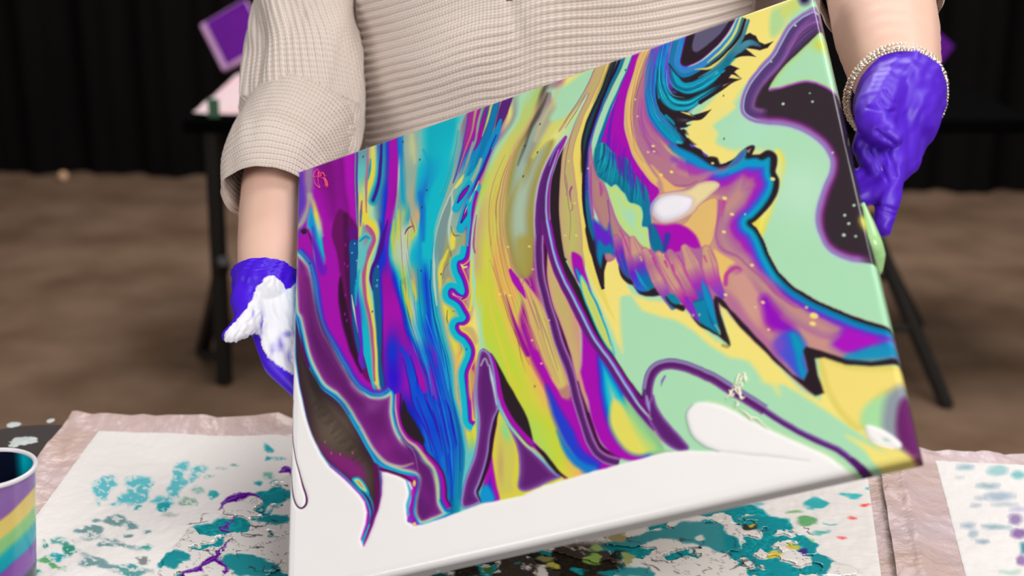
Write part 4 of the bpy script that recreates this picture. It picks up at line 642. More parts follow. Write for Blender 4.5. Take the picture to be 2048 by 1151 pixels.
    for k in range(26):
        f = k/25; x = 645+95*f; y = 800+120*f; line([(x-6,y-6),(x-22-8*math.sin(k*2.3),y+8+5*math.cos(k*1.7))], (46,38,32), [3,.5], 4, .3)
    poly([(704,958),(716,953),(728,962),(737,978),(738,990),(728,985),(716,976)], [(0,'cyd'),(3,'cy'),(6,'yel'),(8,(190,150,110))], 1.6)
    line([(733,985),(742,1000),(746,1020),(742,1045),(730,1080)], [(0,160,210),(60,120,200),(90,30,110),(120,0,80),(170,0,80)], [2,2,2,1.6,1], 1.6)
    # big purple ribbon
    R1 = [(586,500),(597,501),(610,514),(620,528),(625,545),(630,572),(634,600),(641,632),(651,660),(671,696),(688,727),(705,757),(722,776),(740,787),(760,789),(772,784),(780,778),(787,786),(788,808),(788,828),(794,852),(808,877),(825,891),(836,896),(843,911),(860,928),(874,949),(880,976),(882,1000),(892,1019),(903,1025),(870,1042),(842,1050),(830,1036),(826,1022),(829,1000),(835,976),(836,958),(826,950),(800,944),(776,934),(758,922),(739,899),(722,869),(705,839),(688,809),(671,792),(645,773),(628,745),(614,711),(603,672),(596,640),(586,612)]
    poly(R1, [(0,(20,90,200)),(2.5,(0,170,215)),(5,(120,205,205)),(7.5,(206,206,160)),(10,(150,110,170)),(14,(122,36,132)),(24,(104,22,112)),(40,(98,20,106))], 2)
    rib([(597,501),(610,514),(620,528),(625,545),(630,572),(634,600),(641,632),(651,660),(671,696),(688,727),(705,757),(722,776),(740,787),(760,789),(772,784),(780,778)], [(-13,'mag',0),(-8,(90,30,196),.8),(-4,(40,90,200)),(-1,(40,150,210),.9),(1,(40,150,210),0)])
    rib([(788,786),(788,828),(794,852),(808,877),(825,891),(836,896),(843,911),(860,928),(874,949),(880,976),(882,1000),(892,1019)], [(-15,'blk',0),(-13,(60,0,50)),(-9,'mag'),(-4,'mag'),(-2,(40,60,200)),(0,(30,120,210),0)])
    poly([(806,800),(816,824),(830,842),(842,862),(850,880),(846,890),(830,876),(812,862),(804,840),(803,815)], 'blk', 2)
    line([(700,830),(715,860),(735,895),(752,920),(775,935),(805,944),(830,950)], (0,170,215), [1.5,2,2.2,2.6,3,3,2], 1.6); line([(720,858),(745,896),(770,922),(800,932),(828,926)], (200,206,170), [1,2,3,3,1], 2.5, .8)
    poly([(806,878),(824,892),(836,898),(846,918),(864,940),(868,980),(866,1010),(850,1036),(836,1030),(834,1005),(842,975),(842,950),(832,925),(816,905)], (96,24,112), 6); line([(792,850),(806,878),(830,905),(838,940)], (150,110,150), [.6,1.4,1.2,.4], 1.2, .8)
    line([(790,790),(791,820),(797,850),(812,876),(836,895),(852,918),(868,938),(876,968),(878,996)], (206,206,150), [1,2,2,2,3,4,3,3,2], 2, .9)
    for gx, gy, rx, ry, gc, ga in ((745,812,26,16,(140,70,150),.6),(770,890,22,30,(150,40,150),.6),(700,790,16,40,(90,14,96),.5),(735,850,14,36,(120,20,130),.5),(850,985,10,40,(120,30,130),.6),(640,690,14,40,(84,14,92),.6),(604,560,8,40,(150,40,140),.6)): glow(gx, gy, rx, ry, gc, ga, -.5)
    fan([(600,520),(610,580),(622,650),(650,710),(690,770),(730,820)], [(622,545),(632,610),(650,665),(684,730),(730,790),(775,810)], 30, [(150,60,150),(84,16,92),(70,10,80),(130,40,140)], 1.2, 2, .35)
    glow(612,580,12,60,(150,30,140),.7); line([(612,560),(630,640),(660,710),(690,760)], (90,20,100), [6,12,14,8], 8, .6)
    # white paint: left bank, bay and the long pool
    line([(760,936),(784,944),(812,954),(828,964)], (90,0,60), [2,3.4,3.4,1.5], 1.4)
    poly([(540,640),(586,650),(590,700),(595,745),(602,790),(611,832),(624,872),(642,908),(660,934),(682,952),(702,970),(718,988),(729,1003),(734,1024),(730,1048),(721,1078),(727,1092),(735,1076),(746,1048),(756,1020),(764,990),(766,962),(764,942),(776,944),(800,952),(822,964),(827,976),(822,1002),(815,1024),(816,1040),(828,1050),(845,1048),(880,1037),(924,1021),(968,1006),(998,1000),(1044,991),(1058,984),(1086,971),(1130,959),(1192,941),(1262,923),(1292,914),(1334,904),(1378,901),(1437,902),(1480,905),(1540,912),(1600,920),(1660,934),(1722,960),(1760,1010),(1400,1260),(500,1300)], 'wht', 2.2, smooth=False)
    poly([(1376,850),(1373,826),(1386,809),(1412,804),(1450,813),(1500,839),(1560,869),(1612,892),(1655,912),(1692,938),(1724,960),(1700,968),(1600,930),(1500,915),(1440,903),(1408,890),(1388,874)], 'wht', 3.5)
    rib([(1440,902),(1408,890),(1388,874),(1376,850),(1373,826),(1386,809)], [(-4,(140,160,150),0),(-1,(120,150,140),.6),(2,'wht',0)]); rib([(1412,804),(1450,813),(1500,839),(1560,869),(1612,892),(1655,912),(1692,938),(1724,960)], [(-9,(190,222,160),0),(-5,(190,222,170),.8),(-1,(210,225,190),.6),(1,'wht',0)])
    line([(1440,902),(1500,908),(1560,914),(1620,922)], (200,204,204), [1,2,2,1], 2, .7)
    line([(586,800),(582,840),(588,900),(598,940),(606,970),(613,992),(612,1008),(604,1016),(594,1010),(587,990),(583,950),(581,910)], (78,30,80), [.5,.7,.7,.8,1,1.2,2,2,1.4,1,.6,.5], .8)
    line([(814,960),(822,985),(816,1010),(818,1030)], (60,170,210), [1,3,3,2], 2); dot(826,985,2.6,7,(200,40,170)); dot(830,966,3,6,(226,214,80)); dot(820,1040,5,5,(120,60,190)); dot(829,1047,4,3.4,(214,206,120))
    for x, y in ((650,883),(662,905),(680,908),(704,905)): dot(x,y,1.4,2.4,(206,80,140))
    # specks
    for x, y, r in ((1015,493,2.4),(1058,493,2.6),(1066,538,2),(1138,322,2),(1152,470,2.2),(1130,470,2),(1151,406,2),(1176,336,2),(1269,199,2),(1273,233,2),(1305,292,3.2),(1295,304,2.4),(1307,303,2.4),(1321,349,3.6),(1343,343,4),(1425,326,3),(1545,358,5),(1450,396,5),(1464,428,4),(1448,463,4),(1490,428,2),(1505,530,4),(1452,589,4),(1526,604,4),(1613,614,3),(1628,631,8),(1626,647,6),(1510,614,2),(1537,659,3),(1020,590,3),(1000,588,3),(1096,640,2),(1064,680,2.4),(1084,726,2.4)): dot(x,y,r,r*.7,(240,216,120),.3)
    for x, y in ((1080,248),(1049,291),(1075,304),(1046,352),(838,319),(855,380),(846,414),(925,598),(933,698),(806,283),(1250,140),(1364,198),(1447,191),(1408,312),(1447,277),(620,526),(745,622),(841,541),(882,548),(727,313),(1069,772)): dot(x,y,1.1,1.8,(30,30,50),.3)
    return P.C
# ---------------------------------------------------------------- setting
M_floor = mat('brown_floor', (128, 104, 86), .9, .15, noise=(3.4, .75, (88, 65, 48)), bump=(40, .3, .004))
nt = M_floor.node_tree
me = pymesh('floor', [(-6, -3, 0), (6, -3, 0), (6, 9, 0), (-6, 9, 0)], [(0, 1, 2, 3)]); floor = tag(link('floor', me, M_floor, smooth=False), kind='structure')
M_drape = mat('black_drape', (14, 12, 12), .95, .1, noise=(2.0, .6, (8, 7, 7)))
x = np.linspace(-6, 6, 481); yw = 6.0-.085*x+.03*np.sin(x*21)+.018*np.sin(x*47+1)
V = np.concatenate([np.stack([x, yw+.02*np.sin(x*9)*(1-h), np.full_like(x, h*3.6)], 1) for h in (0, .5, 1)])
tag(link('wall_back', pymesh('wall_back', V, gridF(3, len(x))), M_drape), kind='structure')
o = D.objects.new('paper_scrap', None)
bm = bmesh.new(); bmesh.ops.create_icosphere(bm, subdivisions=2, radius=.022)
for v in bm.verts: v.co *= 1+.25*math.sin(v.co.x*190+v.co.y*230)*math.cos(v.co.z*210)
c = GP(126, 352, .02); bmesh.ops.transform(bm, matrix=Matrix.Translation(c), verts=bm.verts); D.objects.remove(o)
tag(bmesh_obj('paper_scrap', bm, mat('pale_paper', (236, 190, 150), .8), None, True), 'small pale crumpled scrap on the floor at the foot of the black drape', 'scrap')
# ---------------------------------------------------------------- work table
TZ = .73; TYAW = math.atan2(1.54-1.645, .62+.65)
M_tab = mat('black_plastic', (58, 50, 48), .55, .4, noise=(300, .35, (40, 34, 33)), bump=(400, .25, .001)); M_leg = mat('black_metal', (20, 19, 20), .45, .5, bump=(120, .05, .001))
table = tag(empty('work_table', (0, 1.24, 0)), 'black folding work table with rounded corners under the paint pads', 'table')
tc_, ts_ = math.cos(TYAW), math.sin(TYAW)
def TB(u, v, z): # u along far edge from the left end, v towards the camera
    ox, oy = -.72, 1.652
    return (ox+u*tc_+v*ts_, oy+u*ts_-v*tc_, z)
def rrect(L, Wd, r, n=8):
    out = []
    for cx, cy, a0 in ((L-r, r, -90), (L-r, Wd-r, 0), (r, Wd-r, 90), (r, r, 180)):
        for k in range(n+1): a = math.radians(a0+90*k/n); out.append((cx+r*math.cos(a), cy+r*math.sin(a)))
    return out
def slab(bm, outline, z0, z1, lip=.004):
    rings = []
    for inset, z in ((lip, z0), (0, z0+lip), (0, z1-lip), (lip, z1)):
        cx = sum(p[0] for p in outline)/len(outline); cy = sum(p[1] for p in outline)/len(outline)
        rings.append([bm.verts.new(TB(p[0]+(inset if p[0] < cx else -inset), p[1]+(inset if p[1] < cy else -inset), z)) for p in outline])
    n = len(outline)
    for a, b in zip(rings, rings[1:]):
        for i in range(n): bm.faces.new((a[i], a[(i+1) % n], b[(i+1) % n], b[i]))
    bm.faces.new(rings[-1]); bm.faces.new(list(reversed(rings[0]))); bmesh.ops.recalc_face_normals(bm, faces=bm.faces)
bm = bmesh.new(); slab(bm, rrect(1.83, .76, .12), TZ-.045, TZ); bmesh_obj('table_top', bm, M_tab, table)
for u in (.28, 1.55):
    for v in (.12, .64):
        bm = bmesh.new(); tube_bm(bm, [TB(u, v, TZ-.045), TB(u, v, .4), TB(u, v, .015)], .0127); bx(bm, Vector(TB(u, v, .012)), (.034, .034, .024), bevel=.004); bmesh_obj('leg', bm, M_leg, table, True)
    bm = bmesh.new(); tube_bm(bm, [TB(u, .12, .2), TB(u, .38, .2), TB(u, .64, .2)], .009); bmesh_obj('crossbar', bm, M_leg, table, True)
M_spot = mat('dried_paint', (214, 216, 212), .5, .4, noise=(200, .5, (150, 190, 196)), bump=(300, .4, .001))
def spot(px, py, rx, ry, k, seed):
    r = random.Random(seed); n = 30; c = GP(px, py, TZ); ph = [r.uniform(0, 6.28) for _ in range(4)]
    V = [tuple(c+np.array([0, 0, .0016]))]; F = []
    for q, (s, h) in enumerate(((.55, .0014), (1, .0003))):
        for i in range(n):
            a = 6.2832*i/n; f = 1+k*(.5*math.sin(3*a+ph[0])+.35*math.sin(7*a+ph[1])+.3*math.sin(11*a+ph[2])); V.append((c[0]+rx*s*f*math.cos(a), c[1]+ry*s*f*math.sin(a), TZ+h))
    for i in range(n): F.append((0, 1+i, 1+(i+1) % n, 1+(i+1) % n)); F.append((1+i, 1+n+i, 1+n+(i+1) % n, 1+(i+1) % n))
    bm = bmesh.new(); vs = [bm.verts.new(v) for v in V]
    for f in F: bm.faces.new([vs[i] for i in dict.fromkeys(f)])
    bmesh_obj('paint_spot', bm, M_spot, table, True)
spot(27, 849, .009, .009, .12, 1); spot(101, 841, .005, .007, .1, 2); spot(46, 882, .017, .013, .22, 3); spot(62, 877, .007, .006, .3, 4); spot(28, 890, .006, .007, .3, 5)
# ---------------------------------------------------------------- absorbent pads
def stain_field(X, Y):
    P = Paint(X, Y); P.C[:] = (238, 234, 232); poly, line, dot, glow = P.poly, P.line, P.dot, P.glow
    n1 = fbm(X/16, Y/9); n2 = fbm(X/50+9, Y/26+4); hf = fbm(X/5, Y/3, 3)
    wx = X+26*(fbm(X/40+3, Y/22)-.5)+9*(n1-.5); wy = Y+18*(fbm(X/40+8, Y/22+5)-.5)+6*(n1-.5)
    Q = Paint(wx, wy); Q.C = P.C
    tl = (22, 158, 170); cyn = (74, 186, 200); gt = (104, 146, 150); gr = (90, 170, 104)
    for p in ([(182,975),(205,956),(232,962),(226,976),(212,990),(200,1006),(188,992)], [(252,956),(300,956),(294,985),(286,1010),(240,1008),(234,996),(254,985)], [(335,992),(345,958),(385,962),(368,972),(355,988),(345,1018),(328,1022)], [(300,1006),(315,992),(332,996),(318,1010)], [(380,938),(402,924),(410,942),(394,948)], [(345,940),(372,930),(368,952),(350,962)], [(212,952),(236,956),(225,960)], [(376,950),(388,948),(392,960),(380,960)]):
        Q.poly(p, cyn, 4, alpha=.85)
    for x, y, rx, ry, c in ((424,990,12,8,(30,166,176)),(375,1002,15,8,(120,176,150)),(392,980,12,6,(150,196,190)),(232,1042,24,10,gt),(262,1052,14,6,gt),(195,1043,9,4,gt),(185,1064,20,9,gt),(160,1066,12,4,gt),(260,1071,11,6,gt),(294,1065,8,4,gt),(212,1092,12,6,gt),(285,1120,12,9,(120,128,130)),(293,1093,16,5,(60,160,150)),(240,1090,30,3,gt),(228,1080,9,3,gt),(330,1018,12,10,tl),(277,1019,7,4,tl),(228,1011,9,4,cyn),(443,940,12,5,(120,180,176)),(468,932,6,4,(120,180,176)),(416,955,9,4,(140,196,186)),(532,899,9,6,tl),(540,919,8,5,tl),(562,918,10,5,tl),(516,962,8,4,tl),(553,964,10,5,tl),(540,950,10,7,(120,190,176)),(86,1092,7,9,(60,140,130)),(120,1085,20,6,(70,160,150)),(137,1100,14,12,(40,140,120)),(110,1115,20,7,tl),(95,1118,14,7,gr),(106,1133,10,8,gr),(124,1140,10,8,gr),(66,1120,12,5,gr),(62,1148,16,7,(50,150,140)),(185,1128,26,8,gt),(215,1136,22,6,gt),(260,1140,30,10,(60,150,150)),(345,1034,18,5,(190,200,190))):
        Q.dot(x,y,rx,ry,c,soft=2,alpha=.9)
    for p in ([(150,1100),(180,1120),(230,1140),(300,1140)], [(150,1082),(200,1076),(280,1098)]): Q.line(p, (130,160,165), [3,4,3], 3, .6)
    er = np.clip((fbm(X/9+2, Y/6, 4)-.54)/.06, 0, 1)[:, None]*.75; P.C[:] = P.C*(1-er)+np.array((238, 234, 232))*er
    # right half
    for x, y, rx, ry, c in ((1630,1008,23,12,(60,178,184)),(1705,992,12,5,(70,190,196)),(1732,977,6,3,(70,190,196)),(1690,988,7,3,(70,190,196)),(1735,1011,6,4,(255,86,70)),(1702,1037,11,2.5,(255,90,86)),(1686,1075,8,2,(255,90,96)),(1618,1043,20,10,(110,176,120)),(1590,1022,14,4,(140,190,130)),(1640,1068,16,3,(90,186,176)),(1660,1052,10,2,(90,186,186)),(1516,1011,9,4,(130,200,210)),(1504,1024,8,4,(214,210,110)),(1614,1083,12,6,(150,214,130)),(1625,1095,12,10,tl),(1650,1125,10,7,tl)): Q.dot(x,y,rx,ry,c,soft=2)
    # wet pool: marbled white, teal and black
    wet = Paint(wx, wy); wet.C[:] = 0
    for p in ([(352,1100),(378,1062),(410,1052),(438,1040),(455,1018),(480,1000),(530,985),(600,960),(620,1160),(330,1160)], [(600,960),(880,1000),(1100,1030),(1400,1005),(1480,1005),(1540,1030),(1580,1040),(1600,1068),(1625,1090),(1640,1115),(1650,1160),(600,1160)]): wet.poly(p, (255,255,255), 3)
    wm = wet.C[:, 0]/255
    f1 = fbm(wx/60+2, wy/30+7, 5); f2 = fbm(wx/34+20, wy/20+3, 4); f3 = fbm(wx/90, wy/45+11, 3)
    white = np.array((240, 236, 232), np.float32); teal = np.array((20, 150, 160), np.float32)*(0.75+.5*hf[:, None]); dark = np.array((40, 34, 26), np.float32)*(.6+.9*hf[:, None])
    c = np.repeat(white[None], len(X), 0)
    t = np.clip((f1-.575)/.02, 0, 1)[:, None]; c = c*(1-t)+teal*t
    rightdark = np.clip((X-850)/60, 0, 1)*np.clip((1260-X)/30, 0, 1)*np.clip((Y-1085+.22*(1170-X)*-1*0)/14, 0, 1); t = (rightdark*np.clip((.62-f2)/.08, 0, 1))[:, None]; c = c*(1-t)+dark*t
    for lv, wd, vc in ((.44, .007, (70, 62, 60)), (.49, .006, (60, 40, 90)), (.40, .006, (90, 84, 80))):
        v = np.clip(1-np.abs(f2-lv)/wd, 0, 1)*np.clip((.54-f1)/.03, 0, 1); c = c*(1-.8*v[:, None])+np.array(vc, np.float32)*.8*v[:, None]
    a = wm[:, None]; P.C[:] = P.C*(1-a)+c*a
    R = Paint(X+22*(fbm(X/24, Y/12, 4)-.5)+8*(n1-.5), Y+13*(fbm(X/24+9, Y/12+3, 4)-.5)+5*(n1-.5)); R.C = P.C
    for p in ([(312,1132),(340,1106),(382,1114),(352,1142)], [(1180,1106),(1262,1078),(1330,1060),(1400,1044),(1432,1046),(1450,1070),(1480,1088),(1478,1108),(1440,1108),(1392,1094),(1330,1084),(1262,1100)], [(1478,1042),(1540,1034),(1570,1046),(1565,1062),(1520,1066),(1480,1056)], [(1395,1030),(1470,1008),(1478,1022),(1440,1032)], [(1200,1151),(1240,1138),(1300,1146),(1300,1160)], [(1440,1080),(1475,1085),(1500,1120),(1570,1130),(1590,1160),(1540,1140),(1490,1120)], [(1600,1088),(1640,1085),(1630,1110),(1660,1125),(1640,1160),(1620,1120)], [(520,1000),(560,985),(580,990),(560,1010),(530,1012)], [(510,1040),(560,1034),(575,1050),(530,1050)], [(450,1120),(510,1118),(560,1140),(560,1160),(470,1150)]):
        R.poly(p, (22, 146, 158), 2, alpha=.95)
    for x, y, rx, ry, c in ((1092,1120,17,8,(150,150,96)),(1106,1135,13,7,(206,202,84)),(1188,1121,19,11,(150,190,90)),(1190,1101,11,6,(160,190,110)),(980,1140,12,5,(80,120,50)),(1040,1130,10,4,(40,120,120)),(1240,1080,20,8,(170,160,110)),(1255,1120,14,12,(170,180,110)),(1404,1080,10,6,(236,230,226)),(1500,1060,14,7,(60,60,60)),(1505,1057,5,4,(230,200,60)),(1550,1110,16,6,(230,206,90)),(1605,1106,9,7,(70,50,140)),(1585,1098,12,5,(220,200,80))): R.dot(x,y,rx,ry,c,soft=1.5)
    for p, w in (([(438,1022),(455,1004),(480,994),(506,993),(524,1000)], [1,7,9,7,1]), ([(470,1036),(455,1050),(446,1062),(460,1066)], [1,3,4,1]), ([(462,1086),(440,1106),(420,1128),(405,1140)], [1.5,3,7,6]), ([(430,1120),(450,1135),(448,1150)], [2,4,3]), ([(400,1140),(380,1146),(365,1158)], [3,5,5]), ([(560,945),(575,940),(585,948)], [3,6,4])):
        R.line(p, (96, 10, 150), w, 1.2); R.line([(a+2, b-2) for a, b in p], (150, 150, 220), [.8]*len(p), .8, .8)
    # veined cells
    for q in range(46):
        r = random.Random(q); x, y = (r.uniform(1270, 1640), r.uniform(1066, 1160)) if q % 2 else (r.uniform(400, 590), r.uniform(1010, 1160))
        pts = []; a = r.uniform(0, 6)
        for k in range(5): pts.append((x, y)); a += r.uniform(-1.2, 1.2); x += 11*math.cos(a); y += 5*math.sin(a)
        R.line(pts, (58, 50, 56), [.4, 1.1, .9, .4], .8, .8)
    wet2 = wm*np.clip((.60-f1)/.05, 0, 1)
    return P.C, wet2, hf
def stain_field2(X, Y):
    P = Paint(X+10*(fbm(X/20, Y/12)-.5), Y+6*(fbm(X/20+5, Y/12)-.5)); P.C[:] = (240, 237, 236)
    for x, y, rx, ry, c in ((1930,938,16,6,(150,184,196)),(1995,945,20,9,(150,198,202)),(2036,954,14,8,(110,186,190)),(1975,976,22,6,(150,178,190)),(1960,998,12,4,(180,190,206)),(2000,996,30,8,(160,180,200)),(1950,1014,9,3,(170,186,200)),(2010,1012,26,4,(180,196,206)),(2035,1022,16,5,(190,190,214)),(1935,1055,14,6,(160,180,196)),(1985,1058,22,6,(150,180,192)),(2030,1042,14,10,(140,120,170)),(1964,1087,12,4,(130,160,180)),(1945,1072,8,9,(170,190,200)),(2038,1070,18,10,(130,96,160)),(2010,1058,12,4,(160,190,196)),(2046,1100,8,12,(60,130,150)),(2044,1125,12,10,(140,110,170)),(2020,1148,20,4,(170,214,196)),(1920,960,6,2,(190,204,210))):
        P.dot(x, y, rx, ry, c, soft=4, alpha=.85)
    return P.C
def bil(c, u, v):   # corners TL TR BR BL
    c = [np.asarray(q, float) for q in c]; u = u[..., None]; v = v[..., None]
    return (c[0]*(1-u)+c[1]*u)*(1-v)+(c[3]*(1-u)+c[2]*u)*v
M_pad = mat('absorbent_pad', rough=.95, spec=.1, attr='Col', bump=(500, .3, .001)); M_film = mat('plastic_film', (208, 180, 170), .35, .5, noise=(10, .75, (214, 196, 206)), bump=(25, .6, .012)); M_wet = mat('wet_paint', rough=.10, spec=.45, attr='Col', bump=(30, .05, .002))
def pad(name, label, corners, inner, nu, nv, lift, field, z0):
    e = tag(empty(name, tuple(bil(corners, np.array(.5), np.array(.5)))), label, 'absorbent pad')
    (u0, u1), (v0, v1) = inner; u, v = np.meshgrid(np.linspace(u0, u1, nu), np.linspace(v0, v1, nv)); P = bil(corners, u, v)
    def height(u, v, P): return lift(u, v)+.0024*fbm(P[..., 0]*34+3, P[..., 1]*34)+.0012*fbm(P[..., 0]*(120)+P[..., 1]*50, P[..., 1]*90-P[..., 0]*60, 2)
    P[..., 2] = z0+height(u, v, P)+.0008; V = P.reshape(-1, 3)
    q = V.copy(); q[:, 2] = TZ+.002; px, py, _ = W2P(q); r = field(px, py); rgb = r[0] if isinstance(r, tuple) else r
    if isinstance(r, tuple): px, py = None, None
    k = 40; edge = np.minimum(np.minimum(u-u0, u1-u), np.minimum(v-v0, v1-v)).ravel(); V[:, 2] -= .0007*np.clip(1-edge/.004, 0, 1)
    link('quilted_pad', pymesh('quilted_pad', V, gridF(nv, nu), lin(rgb)), M_pad, e)
    u, v = np.meshgrid(np.r_[np.linspace(0, u0, 14)[:-1], np.linspace(u0, u1, 60), np.linspace(u1, 1, 18)[1:]], np.r_[np.linspace(0, v0, 14)[:-1], np.linspace(v0, v1, 40), np.linspace(v1, 1, 8)[1:]])
    B = bil(corners, u, v); B[..., 2] = z0+height(u, v, B)-.0002
    out = np.maximum(np.maximum((u0-u)/u0, (u-u1)/(1-u1)), np.maximum((v0-v)/v0, (v-v1)/(1-v1))).clip(0, 1); B[..., 2] += out*(.0055*(fbm(B[..., 0]*26, B[..., 1]*26+7)-.25)+.003*np.abs(np.sin(B[..., 0]*75+B[..., 1]*20+3*fbm(B[..., 0]*20, B[..., 1]*20))))
    link('plastic_border', pymesh('plastic_border', B.reshape(-1, 3), gridF(*u.shape)), M_film, e)
    if isinstance(r, tuple):
        wet = r[1]; S = V.copy(); S[:, 2] = z0+.0034+.0014*np.clip(wet, 0, 1)**.5; F = gridF(nv, nu); keep = (wet[F].min(1) > .35); F = F[keep]; idx = np.unique(F); mp = np.full(len(V), -1); mp[idx] = np.arange(len(idx))
        o = link('wet_paint', pymesh('wet_paint', S[idx], mp[F], lin(rgb[idx])), M_wet, e); o['kind'] = 'stuff'; o['label'] = 'glossy wet puddles of white paint'
    return e
Z = TZ+.001
c1 = [GP(146, 836, Z), GP(1790, 912, Z), GP(1840, 1215, Z), GP(-150, 1215, Z)]
pad('absorbent_pad', 'large white pad with teal splashes and wet marbled puddles below the painting', c1, ((.045, .965), (.085, .985)), 620, 330, lambda u, v: .008*np.exp(-((v)/.06)**2)*np.exp(-((u-.18)/.16)**2)+.012*np.exp(-((u-.262)/.03)**2-(v/.09)**2)+.004*np.exp(-(u/.03)**2), stain_field, TZ+.0006)
c2 = [GP(1752, 901, Z), GP(2290, 930, Z), GP(2480, 1215, Z), GP(1800, 1215, Z)]
pad('absorbent_pad', 'white pad with faint grey and violet blotches at the right of the table', c2, ((.215, .93), (.07, .985)), 260, 170, lambda u, v: .005*np.exp(-((u-.05)/.1)**2)+.005*np.exp(-((u-.085)/.018)**2), lambda x, y: stain_field2(x, y), TZ+.0022)
# ---------------------------------------------------------------- paint cup
cc = np.array([-.523, 1.236]); RT, RB, HC = .0455, .034, .122; cz0 = TZ+.0065
cup = tag(empty('paint_cup', (cc[0], cc[1], cz0)), 'translucent plastic cup with purple, yellow, green and teal paint layers at the left edge', 'cup')
na, nz = 240, 320; a = np.linspace(0, 2*np.pi, na, endpoint=False); zz = np.linspace(0, 1, nz)
A, ZZ = np.meshgrid(a, zz); Rr = RB+(RT-RB)*ZZ; Vc = np.stack([cc[0]+Rr*np.cos(A), cc[1]+Rr*np.sin(A), cz0+HC*ZZ], -1).reshape(-1, 3)
drop = HC*(1-ZZ.ravel())+.72*(Vc[:, 0]-cc[0]-.04)+.003*(fbm(A.ravel()*2.2, ZZ.ravel()*3)-.5)
st = [(-.05,(150,110,180)),(.008,(150,112,182)),(.022,(150,104,180)),(.026,(240,214,120)),(.041,(240,216,120)),(.046,(150,216,140)),(.056,(150,210,140)),(.064,(20,180,196)),(.076,(10,170,190)),(.081,(140,80,176)),(.1,(130,80,170)),(.106,(50,70,80)),(.2,(60,66,80))]
ds = [s[0] for s in st]; rgb = np.stack([np.interp(drop, ds, [s[1][k] for s in st]) for k in range(3)], 1)
M_cup = mat('painted_plastic', rough=.3, spec=.5, attr='Col', coat=.4); F = gridF(nz, na, True)
link('cup_wall', pymesh('cup_wall', Vc, F, lin(rgb)), M_cup, cup)
Vi = Vc.copy(); Vi[:, :2] = cc+(Vi[:, :2]-cc)*.955; Vi[:, 2] += .001; ang = (A.ravel() % 6.2832)
t = np.clip((ZZ.ravel()-.45)/.5, 0, 1); sd = np.cos(ang-1.1); ci = np.where((sd > .25)[:, None], np.array((0, 176, 196)), np.array((16, 22, 34)))*1.0
ci = ci*(1-.0*t[:, None]); g = np.clip((1.32-ang)/.3, 0, 1)[:, None]*(ang < 2)[:, None]; ci = np.array((14, 20, 40))*(1-g)+np.array((0, 182, 202))*g; b2 = np.clip(1-np.abs(ang-.15)/.5, 0, 1)[:, None]; ci = ci*(1-b2)+np.array((20, 70, 190))*b2
link('paint_lining', pymesh('paint_lining', Vi, F[:, ::-1], lin(ci)), M_wet, cup)
ring = np.stack([cc[0]+RT*1.01*np.cos(a), cc[1]+RT*1.01*np.sin(a), np.full(na, cz0+HC)], 1); m8 = 10; b = np.linspace(0, 2*np.pi, m8, endpoint=False)
Vr = np.stack([(cc[0]+(RT*1.0+.0026*np.cos(b)[None])*np.cos(a)[:, None]), (cc[1]+(RT*1.0+.0026*np.cos(b)[None])*np.sin(a)[:, None]), np.repeat((cz0+HC+.0026*np.sin(b))[None], na, 0)], -1).reshape(-1, 3)
Fr = gridF(na+1, m8, True) % (na*m8); link('rim', pymesh('rim', Vr, Fr), mat('milky_plastic', (226, 222, 228), .25, .5, bump=(40, .02, .001)), cup)
bm = bmesh.new(); bmesh.ops.create_circle(bm, cap_ends=True, radius=RB*.98, segments=48, matrix=Matrix.Translation((cc[0], cc[1], cz0+.006))); bmesh_obj('bottom_paint', bm, mat('dark_paint', (24, 26, 46), .15, bump=(30, .1, .002)), cup)
# ---------------------------------------------------------------- the painting
PW, PH, PT = .6096, .508, .020
PR = np.array([[.89896067, -.05817025, -.43414968], [.26779069, .85733313, .43962261], [.34663795, -.51146468, .78628622]]); PTL = np.array([-.24810143, .13540188, -1.57355331])
def PN(u, v, z=0.0):                        # panel coordinates (right, down, out of the face) -> world
    u, v, z = np.broadcast_arrays(np.asarray(u, float), np.asarray(v, float), np.asarray(z, float)); return cam2w(np.stack([u, -v, z], -1) @ PR.T+PTL)
def panel_px(u, v): return W2P(PN(u, v, 0.0))[:2]
def PB(x, y, off):                         # photograph pixel -> point on a plane parallel to the panel, off metres behind its face
    o = np.array([0, 0, CAMZ]); d = cam2w(np.array([(x-CXP)/FPX, -(y-CYP)/FPX, -1.0]))-o; q = PN(0, 0, -off); nn = PN(0, 0, 1)-PN(0, 0, 0); return o+d*(((q-o) @ nn)/(d @ nn))
painting = tag(empty('poured_painting', tuple(PN(PW/2, PH, -PT/2))), 'large glossy poured painting with purple, teal, yellow and mint swirls, held by the person', 'painting')
M_paint = mat('wet_acrylic', rough=.08, spec=.36, attr='Col', bump=(14, .04, .004)); M_canvas = mat('raw_canvas', (206, 196, 180), .9, .2, bump=(900, .3, .0006)); M_wood = mat('stretcher_wood', (176, 140, 98), .7, .3, noise=(30, .4, (140, 106, 70)), bump=(60, .2, .001))
nu, nv = 930, 775; rr = .0055
uu = np.linspace(0, PW, nu); vv = np.linspace(0, PH, nv); U, Vv = np.meshgrid(uu, vv)
px, py = panel_px(U, Vv); rgb = paint_field(px.ravel(), py.ravel())
de = np.minimum(np.minimum(U, PW-U), np.minimum(Vv, PH-Vv)); k = np.clip(rr-de, 0, rr); zz = -(rr-np.sqrt(np.maximum(rr*rr-k*k, 0)))
wm = np.clip((rgb.min(1)-205)/30, 0, 1).reshape(U.shape)
for _ in range(10): wm[1:-1, 1:-1] = (wm[1:-1, 1:-1]+wm[:-2, 1:-1]+wm[2:, 1:-1]+wm[1:-1, :-2]+wm[1:-1, 2:])/5
